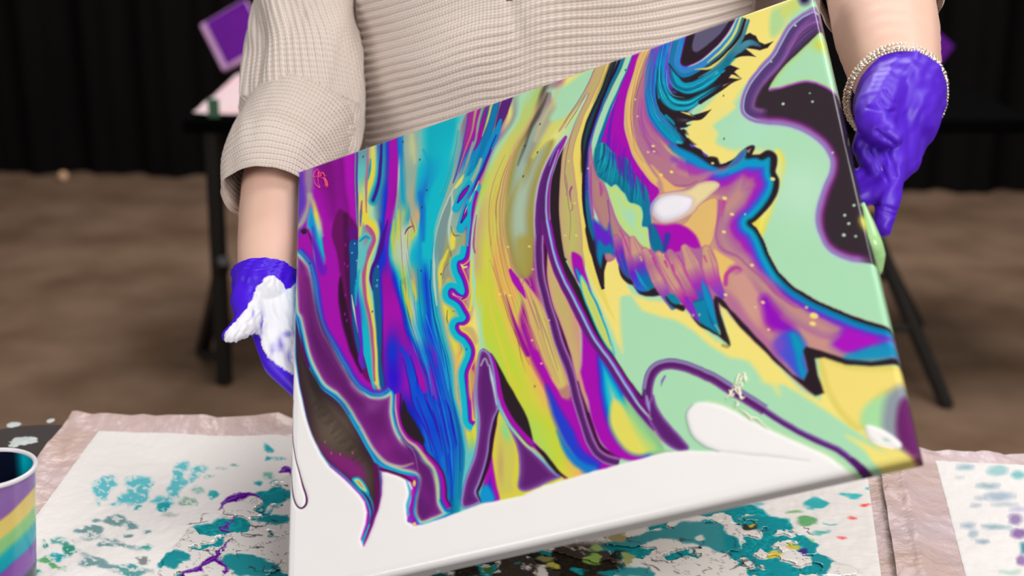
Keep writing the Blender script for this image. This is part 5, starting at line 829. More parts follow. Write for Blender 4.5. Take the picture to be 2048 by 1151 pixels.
zz = zz+.0012*wm*np.clip(de/.01, 0, 1)+.0004*(fbm(U*30, Vv*30, 2)-.5)*np.clip(de/.02, 0, 1)
def PCOL(c): return lin(c)
link('paint_film', pymesh('paint_film', PN(U, Vv, zz).reshape(-1, 3), gridF(nv, nu)[:, ::-1], PCOL(rgb)), M_paint, painting)
rgbg = rgb.reshape(nv, nu, 3)
def side(name, us, vs, cols):
    n = len(us); ks = 9; V = []; C = []
    for j in range(ks):
        f = j/(ks-1); z = -rr-(PT-rr)*f; V.append(PN(us, vs, np.full(n, z))); C.append(np.roll(cols, int(3*f*math.sin(j)), 0))
    V = np.concatenate(V); link(name, pymesh(name, V, gridF(ks, n), PCOL(np.concatenate(C))), M_paint, painting)
side('painted_side', np.full(nv, PW), vv, rgbg[:, -1]); side('painted_side', uu[::-1], np.full(nu, PH), rgbg[-1, ::-1]); side('painted_side', np.zeros(nv), vv[::-1], rgbg[::-1, 0]); side('painted_side', uu, np.zeros(nu), rgbg[0])
for nm, (u0, u1, v0, v1) in (('canvas_back', (.004, PW-.004, .004, PH-.004)),):
    link(nm, pymesh(nm, np.array([PN(u0, v0, -.008), PN(u1, v0, -.008), PN(u1, v1, -.008), PN(u0, v1, -.008)]), [(0, 1, 2, 3)]), M_canvas, painting, False)
for u0, u1, v0, v1 in ((.001, PW-.001, .001, .035), (.001, PW-.001, PH-.035, PH-.001), (.001, .035, .035, PH-.035), (PW-.035, PW-.001, .035, PH-.035)):
    V = np.array([PN(u, v, z) for z in (-.0085, -PT) for u, v in ((u0, v0), (u1, v0), (u1, v1), (u0, v1))]); link('stretcher_bar', pymesh('stretcher_bar', V, [(0, 1, 2, 3), (7, 6, 5, 4), (0, 4, 5, 1), (1, 5, 6, 2), (2, 6, 7, 3), (3, 7, 4, 0)]), M_wood, painting, False)
# drips hanging from the lower edge
M_white = mat('white_wet_paint', (238, 238, 238), .12, .5, bump=(60, .03, .001))
r = random.Random(5); down = np.array([0, 0, -1.0])
for i in range(24):
    u = .02+.57*(i+r.uniform(-.4, .4))/24; L = r.uniform(.0005, .0028); R0 = r.uniform(.003, .0055); p0 = PN(u, PH-.0036, -.0165); V, F = tube([p0-down*.004, p0, p0+down*L*.6, p0+down*L], [R0, R0, R0*.85, R0*.25], 12, 8)
    link('drip', pymesh('drip', V, F), M_white, painting)
# yellow-green drip running over the right edge
pts = [PN(PW+.0005, v, z) for v, z in ((.255, -.008), (.275, -.010), (.295, -.012))]; e0 = pts[-1]; pts += [e0+np.array([.003, 0, -.012]), e0+np.array([.004, -.002, -.026]), e0+np.array([.004, -.003, -.034])]
V, F = tube(pts, [.002, .006, .009, .010, .007, .001], 16, 40); tt = np.repeat(np.linspace(0, 1, 40), 16)[:, None]; ph = np.tile(np.cos(np.linspace(0, 2*np.pi, 16, endpoint=False)), 40)[:, None]
colr = np.where(ph > .1, np.array((226, 216, 70)), np.array((168, 216, 150)))*1.0; link('paint_drip', pymesh('paint_drip', V, F, PCOL(colr)), M_paint, painting)
# raised squiggles coloured to stand in for light reflections on the wet face
def squiggle(name, paths, rad, m):
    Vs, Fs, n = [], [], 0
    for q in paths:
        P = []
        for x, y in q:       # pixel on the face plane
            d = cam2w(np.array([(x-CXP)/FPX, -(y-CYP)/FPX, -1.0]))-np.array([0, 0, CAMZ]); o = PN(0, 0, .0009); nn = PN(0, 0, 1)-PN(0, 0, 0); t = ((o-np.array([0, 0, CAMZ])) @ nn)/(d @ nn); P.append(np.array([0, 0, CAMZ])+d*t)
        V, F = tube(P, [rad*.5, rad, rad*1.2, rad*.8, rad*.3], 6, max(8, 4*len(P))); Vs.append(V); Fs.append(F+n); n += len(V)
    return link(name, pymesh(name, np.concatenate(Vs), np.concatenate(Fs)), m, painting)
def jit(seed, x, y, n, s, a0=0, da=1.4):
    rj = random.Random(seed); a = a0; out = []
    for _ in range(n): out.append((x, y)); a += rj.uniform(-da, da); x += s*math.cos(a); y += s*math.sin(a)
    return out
M_cream = mat('cream_glint', (255, 246, 226), .2, .6, bump=(60, .05, .001)); M_pink = mat('pink_glint', (255, 84, 150), .25, .5, bump=(60, .05, .001))
squiggle('reflection_squiggle', [jit(k, 1462+random.Random(k).uniform(0, 20), 768+random.Random(k+50).uniform(0, 14), 7, 4.5, k, 1.6) for k in range(7)]+[jit(k, 1483+random.Random(k).uniform(0, 10), 746+random.Random(k+9).uniform(0, 12), 5, 3.5, k, 1.6) for k in range(4)]+[[(1471, 768), (1474, 758), (1478, 748), (1484, 752)], [(1480, 818), (1490, 824), (1502, 834), (1514, 836), (1524, 846), (1536, 858)], [(1500, 833), (1504, 842)], [(1458, 779), (1462, 784), (1467, 789)], [(1470, 800), (1476, 806), (1472, 812), (1478, 808)]], .0007, M_cream)
squiggle('reflection_squiggle', [[(634, 337), (628, 346), (626, 354), (632, 353), (640, 354)], [(634, 337), (638, 345), (636, 356), (637, 366)], [(627, 356), (630, 366), (635, 372), (640, 375), (637, 368), (634, 364)], [(640, 354), (646, 356), (650, 362), (654, 372)]], .00045, M_pink)
squiggle('reflection_squiggle', [[(646, 355), (650, 362), (651, 370), (648, 372)], [(648, 353), (654, 364), (656, 374)], [(649, 357), (653, 368), (653, 376)]]+[jit(k+20, 641, 345, 6, 3, k, 1.5) for k in range(3)], .0008, mat('rose_glint', (240, 70, 130), .25, .5, bump=(60, .05, .001)))
# ---------------------------------------------------------------- person
person = tag(empty('person', (.055, 1.83, 0)), 'person in a ribbed beige knit sweater and violet gloves holding up the poured painting', 'person')
M_skin = mat('skin', (233, 194, 175), .5, .35, noise=(25, .25, (226, 172, 152)), bump=(700, .12, .0006), sss=.15)
def PL(x, y, d): return PX(x, y, d+float(np.interp(y, [0, 200, 360, 440, 540, 600, 700, 780], [0, .04, .066, .066, .046, .032, .018, .012])))
L_arm = [PX(700, -170, 1.86), PX(640, 0, 1.78), PL(600, 220, 1.67), PL(556, 360, 1.575), PL(543, 440, 1.525), PL(534, 500, 1.500), PL(527, 560, 1.487)]
R_arm = [PX(1500, -300, 1.84), PX(1630, -220, 1.76), PX(1715, -130, 1.64), PX(1758, -20, 1.51), PX(1772, 60, 1.44), PX(1788, 135, 1.38), PX(1797, 205, 1.33)]
cxp, cyp = .055, 1.83
def hand_left(s=1.0, ds=0.0):
    p = lambda x, y, d: PL(x, y, d)
    return [([p(522,530,1.487), p(508,575,1.482), p(552,728,1.468), PB(606,788,.0335), PB(644,826,.0295)], [.024,.0215,.0150,.0100,.0082]),
            ([p(530,530,1.490), p(535,580,1.486), p(590,712,1.478), PB(650,762,.0325), PB(694,796,.0285)], [.024,.022,.0150,.0098,.0082]),
            ([p(540,530,1.492), p(556,580,1.489), p(606,680,1.482), PB(674,718,.0325), PB(716,744,.0285)], [.024,.021,.0142,.0092,.0078]),
            ([p(552,530,1.492), p(575,575,1.491), p(616,645,1.490), PB(676,672,.0310), PB(706,690,.0275)], [.022,.019,.0125,.0082,.0070]),
            ([p(505,560,1.478), p(492,600,1.468), p(499,634,1.455), p(478,658,1.444), p(458,671,1.438)], [.020,.0185,.0160,.0118,.0088])]
def hand_right():
    p = lambda x, y, d: PX(x, y, d)
    return [([p(1780,185,1.318), p(1770,225,1.300), p(1784,330,1.276), p(1776,398,1.262), p(1764,456,1.258)], [.026,.021,.0150,.0122,.0098]),
            ([p(1795,185,1.325), p(1800,225,1.312), p(1802,330,1.290), PB(1752,384,.036), PB(1696,408,.0295)], [.030,.024,.0150,.0105,.0082]),
            ([p(1812,190,1.330), p(1824,225,1.322), p(1812,322,1.302), PB(1756,362,.042), PB(1690,384,.0290)], [.028,.023,.0145,.0100,.0080]),
            ([p(1826,195,1.335), p(1840,230,1.330), p(1822,304,1.316), PB(1768,338,.052), PB(1700,356,.0285)], [.024,.019,.0130,.0088,.0072]),
            ([p(1768,190,1.305), p(1754,216,1.286), p(1748,244,1.270), p(1764,266,1.256), p(1784,276,1.252)], [.024,.0215,.0185,.0145,.0112]),
            ([p(1742,262,1.290), p(1733,295,1.284), p(1762,345,1.276)], [.014,.0145,.013]),
            ([p(1797,190,1.335), p(1800,240,1.318)], [.040,.034])]
def shrink(ch, f): return [(p, [a*f for a in r]) for p, r in ch]
torso = [([(cxp, cyp+.01, .86), (cxp, cyp, 1.0), (cxp, cyp-.01, 1.18), (cxp, cyp+.01, 1.32)], [.125, .115, .12, .10]), ([(cxp-.09, cyp+.01, .9), (cxp-.085, cyp, 1.0), (cxp-.09, cyp-.01, 1.2), (cxp-.11, cyp+.02, 1.33)], [.10, .09, .095, .065]), ([(cxp+.09, cyp+.01, .9), (cxp+.085, cyp, 1.0), (cxp+.09, cyp-.01, 1.2), (cxp+.11, cyp+.02, 1.33)], [.10, .09, .095, .065]),
    ([(cxp, cyp+.02, 1.34), (cxp, cyp+.015, 1.42), (cxp, cyp-.01, 1.50)], [.075, .058, .06]), ([(cxp, cyp+.0, 1.54), (cxp, cyp-.01, 1.58), (cxp, cyp-.005, 1.62)], [.085, .094, .088]), ([(cxp, cyp-.06, 1.485), (cxp, cyp-.05, 1.52)], [.038, .05]), ([(cxp, cyp-.112, 1.535), (cxp, cyp-.1, 1.57)], [.014, .008]), ([(cxp-.09, cyp+.005, 1.545), (cxp-.092, cyp+.01, 1.57)], [.014, .018]), ([(cxp+.09, cyp+.005, 1.545), (cxp+.092, cyp+.01, 1.57)], [.014, .018]), ([(cxp-.018, cyp-.096, 1.503), (cxp+.018, cyp-.096, 1.503)], [.008, .008]),
    ([(cxp-.10, cyp+.02, 1.32), tuple(L_arm[0])], [.06, .042]), ([(cxp+.10, cyp+.02, 1.32), tuple(R_arm[0])], [.07, .058]),
    ([(cxp-.09, cyp+.02, .86), (cxp-.095, cyp, .5), (cxp-.10, cyp+.03, .09)], [.09, .058, .038]), ([(cxp+.09, cyp+.02, .86), (cxp+.095, cyp, .5), (cxp+.10, cyp+.03, .09)], [.09, .058, .038]),
    ([(cxp-.10, cyp+.04, .045), (cxp-.10, cyp-.10, .035)], [.038, .03]), ([(cxp+.10, cyp+.04, .045), (cxp+.10, cyp-.10, .035)], [.038, .03]),
    (L_arm, [.044, .040, .046, .0455, .0405, .0355, .029]), (R_arm, [.058, .054, .059, .0605, .0575, .0485, .034])]
body = blob('body', torso+shrink(hand_left(), .8)+shrink(hand_right(), .8), .0045, 16); link('body', body, M_skin, person)
hair = blob('hair', [([(cxp, cyp+.03, 1.57), (cxp, cyp+.025, 1.635)], [.098, .086]), ([(cxp-.07, cyp+.04, 1.6), (cxp-.09, cyp+.05, 1.46), (cxp-.08, cyp+.05, 1.36)], [.05, .045, .02]), ([(cxp+.07, cyp+.04, 1.6), (cxp+.09, cyp+.05, 1.46), (cxp+.08, cyp+.05, 1.36)], [.05, .045, .02]), ([(cxp, cyp+.09, 1.55), (cxp, cyp+.10, 1.40)], [.06, .04])], .008, 6); link('hair', hair, mat('brown_hair', (84, 58, 40), .6, .4, noise=(60, .5, (50, 34, 24)), bump=(200, .5, .003)), person)
for s in (-1, 1):
    for xe in (.034,): 
        bm = bmesh.new(); bmesh.ops.create_uvsphere(bm, u_segments=16, v_segments=10, radius=.0115, matrix=Matrix.Translation((cxp+s*xe, cyp-.092, 1.56))); bmesh_obj('eye', bm, mat('eye_white', (236, 232, 228), .2, noise=(40, .1, (210, 190, 180))), person, True)
# trousers and shoes
tr = blob('trousers', [([(cxp-.07, cyp+.01, .95), (cxp-.09, cyp+.01, .8), (cxp-.095, cyp, .48), (cxp-.10, cyp+.03, .09)], [.125, .115, .078, .062]), ([(cxp+.07, cyp+.01, .95), (cxp+.09, cyp+.01, .8), (cxp+.095, cyp, .48), (cxp+.10, cyp+.03, .09)], [.125, .115, .078, .062]), ([(cxp, cyp+.01, .95), (cxp, cyp+.01, .84)], [.13, .11])], .009, 5)
link('trousers', tr, mat('dark_denim', (32, 34, 46), .9, .2, noise=(120, .4, (22, 24, 34)), bump=(400, .3, .001)), person)
for s in (-1, 1):
    sh = blob('shoe', [([(cxp+s*.10, cyp+.06, .042), (cxp+s*.10, cyp-.05, .040), (cxp+s*.105, cyp-.15, .034)], [.042, .045, .033])], .005, 4); v = verts(sh); v[:, 2] = np.maximum(v[:, 2], .001); setverts(sh, v); link('shoe', sh, mat('black_shoe', (24, 22, 22), .5, bump=(200, .1, .001)), person)
# ---- knit sweater
def knit_mat(name):
    m = mat(name, rough=.95, spec=.12, sheen=.25, rgb=(208, 188, 172)); nt = m.node_tree; n = nt.nodes; L = nt.links; b = n['Principled BSDF']
    a = n.new('ShaderNodeAttribute'); a.attribute_name = 'rib'; c = n.new('ShaderNodeAttribute'); c.attribute_name = 'along'
    def mth(op, x, y=None, z=None):
        k = n.new('ShaderNodeMath'); k.operation = op
        for i, q in enumerate((x, y, z)):
            if q is None: continue
            if isinstance(q, (int, float)): k.inputs[i].default_value = q
            else: L.new(q, k.inputs[i])
        return k.outputs[0]
    tc = n.new('ShaderNodeTexCoord'); nz = n.new('ShaderNodeTexNoise'); nz.inputs['Scale'].default_value = 160; L.new(tc.outputs['Object'], nz.inputs['Vector']); wob = mth('MULTIPLY', nz.outputs['Fac'], 1.1)
    row = mth('MULTIPLY', a.outputs['Fac'], 3.0)                      # three stitch rows for each rib
    par = mth('MULTIPLY', mth('SINE', mth('MULTIPLY', row, 6.2832)), .9)
    st = mth('SINE', mth('ADD', mth('ADD', mth('MULTIPLY', c.outputs['Fac'], 6.2832), par), wob)); rw = mth('SINE', mth('ADD', mth('MULTIPLY', row, 6.2832), wob))
    rb = mth('SINE', mth('MULTIPLY', a.outputs['Fac'], 6.2832))
    h = mth('ADD', mth('MULTIPLY', mth('ADD', st, rw), .25), mth('MULTIPLY', nz.outputs['Fac'], .5))
    bp = n.new('ShaderNodeBump'); bp.inputs['Strength'].default_value = .75; bp.inputs['Distance'].default_value = .0012; L.new(h, bp.inputs['Height']); L.new(bp.outputs[0], b.inputs['Normal'])
    cr = n.new('ShaderNodeValToRGB'); e = cr.color_ramp.elements; e[0].position = .08; e[0].color = (*lin((170, 150, 138)), 1); e[1].position = .55; e[1].color = (*lin((229, 216, 207)), 1)
    fac = mth('ADD', mth('MULTIPLY', mth('ADD', mth('MULTIPLY', st, .5), rw), .17), .5); L.new(fac, cr.inputs[0]); L.new(cr.outputs[0], b.inputs['Base Color']); return m
M_knit = knit_mat('beige_knit'); LAM = .0106
sweater = empty('sweater', (cxp, cyp, 1.1)); sweater.parent = person; sweater.matrix_parent_inverse = person.matrix_basis.inverted()
def sub(name, me, par):
    o = D.objects.new(name, me); COL.objects.link(o); me.materials.append(M_knit); me.polygons.foreach_set('use_smooth', np.ones(len(me.polygons), bool)); return o
nz_, na_ = 560, 260; zt = np.linspace(.80, 1.42, nz_); th = np.linspace(-np.pi, np.pi, na_, endpoint=False); TH, ZT = np.meshgrid(th, zt)
wid = np.interp(zt, [.80, .95, 1.1, 1.2, 1.3, 1.38, 1.42], [.258, .256, .262, .266, .262, .21, .12])[:, None]; dep = np.interp(zt, [.80, .95, 1.1, 1.2, 1.3, 1.38, 1.42], [.150, .150, .152, .156, .148, .125, .09])[:, None]
sx = np.sign(np.sin(TH))*np.abs(np.sin(TH))**.8; cyv = np.sign(np.cos(TH))*np.abs(np.cos(TH))**.85
front = np.clip(np.cos(TH), 0, 1)
bul = .028*(np.exp(-((TH-.55)/.42)**2)+np.exp(-((TH+.55)/.42)**2))*np.exp(-((ZT-1.20)/.085)**2)
Xs = cxp+(wid)*sx; Ys = cyp-.005-(dep+bul)*cyv
xr = Xs-(-.005); w = ZT-np.where(xr < 0, .36, .12)*xr*np.clip(np.cos(TH)*3, 0, 1)+.008*np.exp(-(xr/.03)**2)+.010*(fbm(Xs*7+3, ZT*9)-.5); rib = w/LAM
fold = .020*(fbm(Xs*4.5+1, ZT*9+4, 3)-.5)+.006*np.sin((ZT*1.0-.5*Xs)*52)*fbm(Xs*5, ZT*5+9, 2)
px, py, _ = W2P(np.stack([Xs, Ys, ZT], -1))
dc = np.abs((px-1020)-(py)*.24); crease = -.007*np.exp(-(dc/7.)**2)*np.clip((120-py)/60, 0, 1)*front
flat = np.clip(1-np.exp(-(((px-960)/75)**2+((py-10)/55)**2)), .15, 1)
amp = .0021*flat*(.75+.5*fbm(Xs*12, ZT*12)); dr = amp*np.sin(2*np.pi*rib)+fold*.9+crease+.0035*np.exp(-(((px-1085)/40)**2+((py-70)/60)**2))
nx = np.sin(TH); ny = -np.cos(TH); V = np.stack([Xs+dr*nx, Ys+dr*ny, ZT], -1).reshape(-1, 3); F = gridF(nz_, na_, True)
zv = float(PX(1017, 3, 1.70)[2]); xv = float(PX(1017, 3, 1.70)[0]); hw = np.clip((V[:, 2]-zv)*.42, 0, .07); ins = (np.abs(V[:, 0]-xv) < hw) & (V[:, 1] < cyp); sg = np.where(V[:, 0] < xv, -1, 1)
V[ins, 0] = (xv+sg*hw)[ins]; keep = ~(ins[F].all(1) | (ins[F].any(1) & (np.ptp(sg[F], axis=1) > 0))); F = F[keep]
me = pymesh('sweater_body', V, F); vfloat(me, rib.ravel(), 'rib'); vfloat(me, (TH*.235/.0042).ravel(), 'along'); o = sub('sweater_body', me, sweater); o.parent = sweater; o.matrix_parent_inverse = (person.matrix_basis @ person.matrix_basis.inverted() @ sweater.matrix_basis).inverted()
def sleeve(name, pts, rad, n, m, mode, lam=.0078, amp=.0013, fold=.007, seed=0., squash=1., lip=False, tilt=0.):
    P = catmull(np.array(pts), n); R = np.interp(np.linspace(0, 1, n), np.linspace(0, 1, len(rad)), rad); T, N, B = frames(P); a = np.linspace(0, 2*np.pi, m, endpoint=False); A = np.repeat(a[None], n, 0)
    s = np.r_[0, np.cumsum(np.linalg.norm(np.diff(P, axis=0), axis=1))]; S = np.repeat(s[:, None], m, 1); f = np.linspace(0, 1, n)[:, None]
    if mode == 'ring': rib = (S+tilt*np.cos(A))/lam; al = A*R.mean()/.0042
    else: rib = A*R.mean()/lam+S*tilt/lam; al = S/.0042
    d = amp*np.sin(2*np.pi*rib)*np.clip((1.02-f)/.05, 0, 1)+fold*(fbm(np.cos(A)*1.6+S*9+seed, np.sin(A)*1.6+seed+S*5, 3)-.5)*2
    Rr = R[:, None]+d
    if lip: Rr = Rr+.0016*np.exp(-((f-.985)/.012)**2)
    V = P[:, None]+Rr[..., None]*(np.cos(A)[..., None]*N[:, None]+squash*np.sin(A)[..., None]*B[:, None]); V = V.reshape(-1, 3); F = gridF(n, m, True)
    if lip:   # turned-in hem so that the inside of the cuff shows
        k = 26; I = V.reshape(n, m, 3)[n-k:][::-1]; c = P[n-k:][::-1][:, None]; I = c+(I-c)*np.linspace(1.0, .93, k)[:, None, None]; F2 = gridF(k, m, True)+n*m; V = np.concatenate([V, I.reshape(-1, 3)]); F = np.concatenate([F, F2]); rib = np.concatenate([rib, rib[n-k:][::-1]]); al = np.concatenate([al, al[n-k:][::-1]])
    me = pymesh(name, V, F); vfloat(me, rib.ravel(), 'rib'); vfloat(me, al.ravel(), 'along'); o = sub(name, me, sweater); o.parent = sweater; o.matrix_parent_inverse = sweater.matrix_basis.inverted(); return o
sleeve('sleeve', [PX(720, -240, 1.86), PX(650, -110, 1.81), PX(612, 10, 1.765), PX(610, 130, 1.725), PL(606, 225, 1.675), PL(598, 290, 1.64), PL(592, 325, 1.62)], [.085, .075, .066, .070, .076, .066, .045], 260, 300, 'long', .0085, .0012, .013, 2.0, 1.0, tilt=.25)
sleeve('cuff', [PL(640, 170, 1.70), PL(606, 235, 1.655), PL(568, 305, 1.60), PL(550, 345, 1.568), PL(540, 398, 1.542)], [.052, .069, .067, .063, .0575], 260, 240, 'ring', .0072, .0011, .005, 5.0, lip=True)
sleeve('sleeve', [PX(1400, -210, 1.90), PX(1520, -170, 1.87), PX(1640, -150, 1.77), PX(1715, -140, 1.645), PX(1750, -70, 1.565), PX(1764, -12, 1.505)], [.125, .138, .112, .086, .074, .0665], 280, 240, 'ring', .0074, .0011, .005, 8.0, lip=True)
# ---- gloves
def glove(name, chains, cuffpts, cuffr, pc, pn):
    me = blob(name, chains+[(cuffpts, cuffr)], .0017, 24); bm = bmesh.new(); bm.from_mesh(me); g = list(bm.verts)+list(bm.edges)+list(bm.faces)
    bmesh.ops.bisect_plane(bm, geom=g, plane_co=Vector(pc), plane_no=Vector(pn), clear_outer=True); bm.to_mesh(me); bm.free(); me.update(); return me
def cdir(a): a = np.array(a, float); w = cam2w(a)-cam2w(np.zeros(3)); return w/np.linalg.norm(w)      # camera-axis direction -> world
M_glove = mat('violet_nitrile', rough=.44, spec=.4, attr='Col', bump=(60, .05, .002)); VIO = lin((72, 8, 224))
axL = np.array(L_arm[4])-np.array(L_arm[6]); axL /= np.linalg.norm(axL)
gl = glove('glove', hand_left(), [PL(536, 500, 1.500), PL(529, 540, 1.490), PL(524, 568, 1.484)], [.0392, .0384, .0352], PL(530, 549, 1.490), cdir((-.05, .86, -.5)))
v = verts(gl); nn = norms(gl); px, py, dz = W2P(v); view = np.array([0, 0, CAMZ])-v; view /= np.linalg.norm(view, axis=1)[:, None]; facing = (nn*view).sum(1)
Q = Paint(px+4*(fbm(px/6, py/6, 2)-.5), py+5*(fbm(px/6+9, py/6, 2)-.5)); Q.C[:] = (72, 8, 224)
WHITE = [(531,553),(546,550),(556,558),(566,568),(574,578),(600,578),(600,742),(588,752),(574,742),(552,728),(536,714),(524,692),(522,676),(514,668),(500,672),(484,680),(466,684),(452,682),(448,672),(452,664),(466,648),(482,630),(496,612),(506,592),(512,574),(522,566)]
Q.poly(WHITE, (240, 240, 246), 1.6)
w0 = ((Q.C[:, 0]-72)/168).clip(0, 1)*(facing > .05)
for x, y, rx, ry, al in ((560,690,9,14,.6),(575,668,9,7,.7),(545,700,5,14,.4),(578,715,7,16,.6),(522,648,3,22,.9),(505,628,3,10,.5)): Q.glow(x, y, rx, ry, (96, 84, 206), al)
wr = np.abs(np.sin((px*.42+py*.22)*.62+5*fbm(px/14, py/14, 2))); wr2 = np.abs(np.sin((px*.55-py*.12)*.35+4*fbm(px/18, py/18, 2)))
wrk = np.where(py < 600+.0*px, wr, wr2)
disp = w0*(.0006+.0016*np.where(px < 520, wr, wr2*.7))+(1-w0)*.0006*np.sin(px*.25+py*.12+6*fbm(px/30, py/30, 2))*np.clip((600-py)/40, 0, 1)
cufft = np.clip((548-py)/10, 0, 1)*(py > 515); rings = .0005*np.sin(py*.9+.15*px)*cufft
setverts(gl, v+nn*(disp+rings)[:, None]); g = np.where(w0[:, None] > .5, Q.C, np.array((72, 8, 224)))
vcol(gl, lin(g)); link('glove', gl, M_glove, person)['label'] = 'violet glove smeared with thick white paint'
PCR, PNR = PX(1797, 196, 1.345), cdir((0, .42, -.91))
gr_ = glove('glove', hand_right(), [PX(1790, 130, 1.385), PX(1797, 198, 1.345), PX(1799, 235, 1.325)], [.0515, .0475, .0400], PCR, PNR)
v = verts(gr_); nn = norms(gr_); px, py, dz = W2P(v)
cr = 0
for (x0, y0, x1, y1, wd, dp) in ((1752,262,1790,290,5,.0012),(1760,200,1785,225,4,.0010),(1745,300,1775,360,4,.0012),(1775,300,1792,350,4,.0010),(1752,408,1792,420,3,.0008),(1757,418,1790,430,3,.0007),(1770,180,1792,206,3,.0008),(1735,215,1790,222,3,.0006)):
    L2 = (x1-x0)**2+(y1-y0)**2; t = np.clip(((px-x0)*(x1-x0)+(py-y0)*(y1-y0))/L2, 0, 1); dd = np.hypot(px-x0-t*(x1-x0), py-y0-t*(y1-y0)); cr = cr-2.3*dp*np.exp(-(dd/wd)**2)
setverts(gr_, v+nn*(cr+.0004*np.sin(px*.2+py*.1+5*fbm(px/30, py/30, 2)))[:, None])
col = np.repeat(np.array([(84, 26, 206)], float), len(v), 0); vcol(gr_, lin(col)); link('glove', gr_, M_glove, person)['label'] = 'clean violet glove on the hand at the right edge of the painting'
# ---- beaded bracelets
M_bead = mat('silver_beads', (226, 214, 200), .22, .5, .85, bump=(300, .05, .0005))
up_ = np.cross(PNR, [1, 0, 0]); up_ /= np.linalg.norm(up_); up_ = up_ if up_[2] > 0 else -up_; rt_ = np.cross(up_, PNR); rt_ = rt_ if rt_[0] > 0 else -rt_
for off, R0, br, cnt in ((.004, .0490, .0024, 64), (.011, .0505, .0020, 80), (.0, .0484, .0015, 96)):
    bm = bmesh.new(); c0 = np.array(PCR)+PNR*off
    for i in range(cnt):
        a = 2*math.pi*i/cnt; p = c0+R0*(math.cos(a)*rt_+math.sin(a)*up_)+PNR*(.0025*math.sin(3*a+off*300)); bmesh.ops.create_icosphere(bm, subdivisions=2, radius=br*(1+.15*math.sin(i*2.3)), matrix=Matrix.Translation(p))
    bmesh_obj('bracelet', bm, M_bead, person, True)
# ---------------------------------------------------------------- background table, canvases, stool
BZ = .765; bg = tag(empty('folding_table', (.2, 3.9, 0)), 'dark folding table with splayed black legs in the background behind the person', 'table')
bm = bmesh.new(); bx(bm, (.25, 3.93, BZ-.02), (2.24, .76, .04), bevel=.008); bmesh_obj('table_top', bm, mat('dark_table_top', (6, 6, 6), .9, .02, noise=(80, .3, (4, 4, 4)), bump=(200, .2, .001)), bg)
f1 = GP(457, 768, 0); f2 = GP(404, 706, 0)
for p, q, w in (((f1[0]-.01, f1[1], .0), (f1[0]+.0, f1[1]+.02, BZ-.04), .036), (tuple(f2), tuple(PX(447, 520, 3.72)), .036)):
    bm = bmesh.new(); bar(bm, p, q, w, bevel=.005); bmesh_obj('leg', bm, M_leg, bg)
bm = bmesh.new(); bar(bm, tuple(PX(406, 706, 4.05)), tuple(PX(452, 720, 3.84)), .024); bmesh_obj('crossbar', bm, M_leg, bg)
for X in (-.55, 1.0):
    bm = bmesh.new(); bar(bm, (X, 4.2, 0), (X, 4.2, BZ-.04), .034, bevel=.005); bmesh_obj('leg', bm, M_leg, bg)
M_bpad = mat('stained_pad', (204, 188, 192), .8, .2, noise=(9, .7, (214, 170, 176)), bump=(50, .3, .004))
u, v = np.meshgrid(np.linspace(0, 1, 40), np.linspace(0, 1, 30)); Bp = np.stack([-.845+.62*u+.0*v, 3.57+.66*v, BZ+.004+.012*fbm(u*5, v*5)+.02*np.clip(.08-u, 0, 1)], -1)
tag(link('absorbent_pad', pymesh('absorbent_pad', Bp.reshape(-1, 3), gridF(30, 40)), M_bpad), 'stained pale pad on the background table left of the person', 'absorbent pad')
spill = tag(bmesh_obj('paint_puddle', (lambda b: (bmesh.ops.create_icosphere(b, subdivisions=2, radius=1, matrix=Matrix.Translation((-.655, 3.86, BZ+.021)) @ Matrix.Diagonal((.055, .07, .006, 1))), b)[1])(bmesh.new()), mat('yellow_paint', (236, 222, 70), .3, bump=(40, .1, .002)), None, True), 'small yellow paint puddle on the background pad', 'paint')
tag(bmesh_obj('tape_strip', (lambda b: (bx(b, PX(432, 212, 3.58)-np.array([0, .03, 0]), (.03, .004, .05), bevel=.001), b)[1])(bmesh.new()), mat('green_tape', (60, 110, 80), .6, bump=(60, .1, .001))), 'short green tape strip on the front edge of the background table', 'tape')
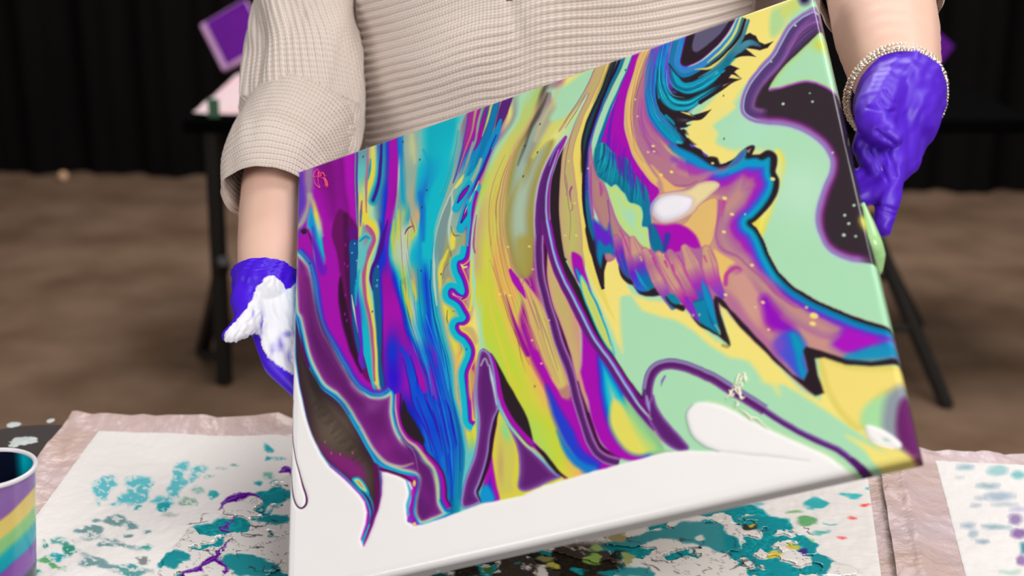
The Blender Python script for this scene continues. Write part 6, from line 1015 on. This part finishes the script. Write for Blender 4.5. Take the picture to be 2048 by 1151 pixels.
def canvas(c, w, h, ang, lean, label):
    e = tag(empty('small_canvas', tuple(c)), label, 'canvas'); R = Euler((-lean, ang, 0)).to_matrix()
    bm = bmesh.new(); bx(bm, Vector(c), (w, .03, h), R, .006); bmesh_obj('canvas_block', bm, mat('pale_lilac_edge', (206, 160, 206), .5, noise=(20, .4, (176, 120, 190)), bump=(50, .1, .001)), e)
    bm = bmesh.new(); bx(bm, Vector(c)+R @ Vector((.012, -.0155, .004)), (w*.86, .004, h*.9), R, .001); bmesh_obj('painted_face', bm, mat('purple_paint', (106, 10, 150), .25, noise=(8, .5, (76, 0, 120)), bump=(30, .1, .002)), e); return e
canvas(PX(470, 72, 4.2), .165, .165, math.radians(-29), .35, 'small purple canvas tilted on its corner on the table left of the person')
canvas(PX(1850, 96, 4.2), .125, .125, math.radians(40), .3, 'small purple canvas peeking out behind the gloved wrist at the right')
stool = tag(empty('stool', tuple(GP(1840, 700, 0))), 'stool with tan seat and dark splayed legs behind the painting at the right', 'stool')
sz = .52; sc = np.array([.90, 3.72]); M_sl = mat('dark_wood', (26, 22, 20), .6, bump=(60, .1, .001))
bm = bmesh.new(); bmesh.ops.create_cone(bm, cap_ends=True, segments=40, radius1=.155, radius2=.16, depth=.035, matrix=Matrix.Translation((sc[0], sc[1], sz))); bmesh_obj('seat', bm, mat('tan_seat', (206, 160, 122), .6, noise=(20, .3, (180, 130, 96)), bump=(60, .1, .001)), stool)
feet = [GP(1895, 815, 0), GP(1838, 652, 0), np.array([.62, 3.40, 0]), np.array([.62, 4.02, 0])]
tops = [np.array([sc[0]+.06, sc[1]-.07, sz]), np.array([sc[0]+.06, sc[1]+.07, sz]), np.array([sc[0]-.07, sc[1]-.07, sz]), np.array([sc[0]-.07, sc[1]+.07, sz])]
for a_, b_ in zip(feet, tops): bm = bmesh.new(); bar(bm, a_, b_, .032, bevel=.006); bmesh_obj('leg', bm, M_sl, stool)
md = [(a_*.62+b_*.38) for a_, b_ in zip(feet, tops)]
for i, j in ((0, 1), (1, 3), (3, 2), (2, 0)): bm = bmesh.new(); bar(bm, md[i], md[j], .018, bevel=.004); bmesh_obj('rung', bm, M_sl, stool)
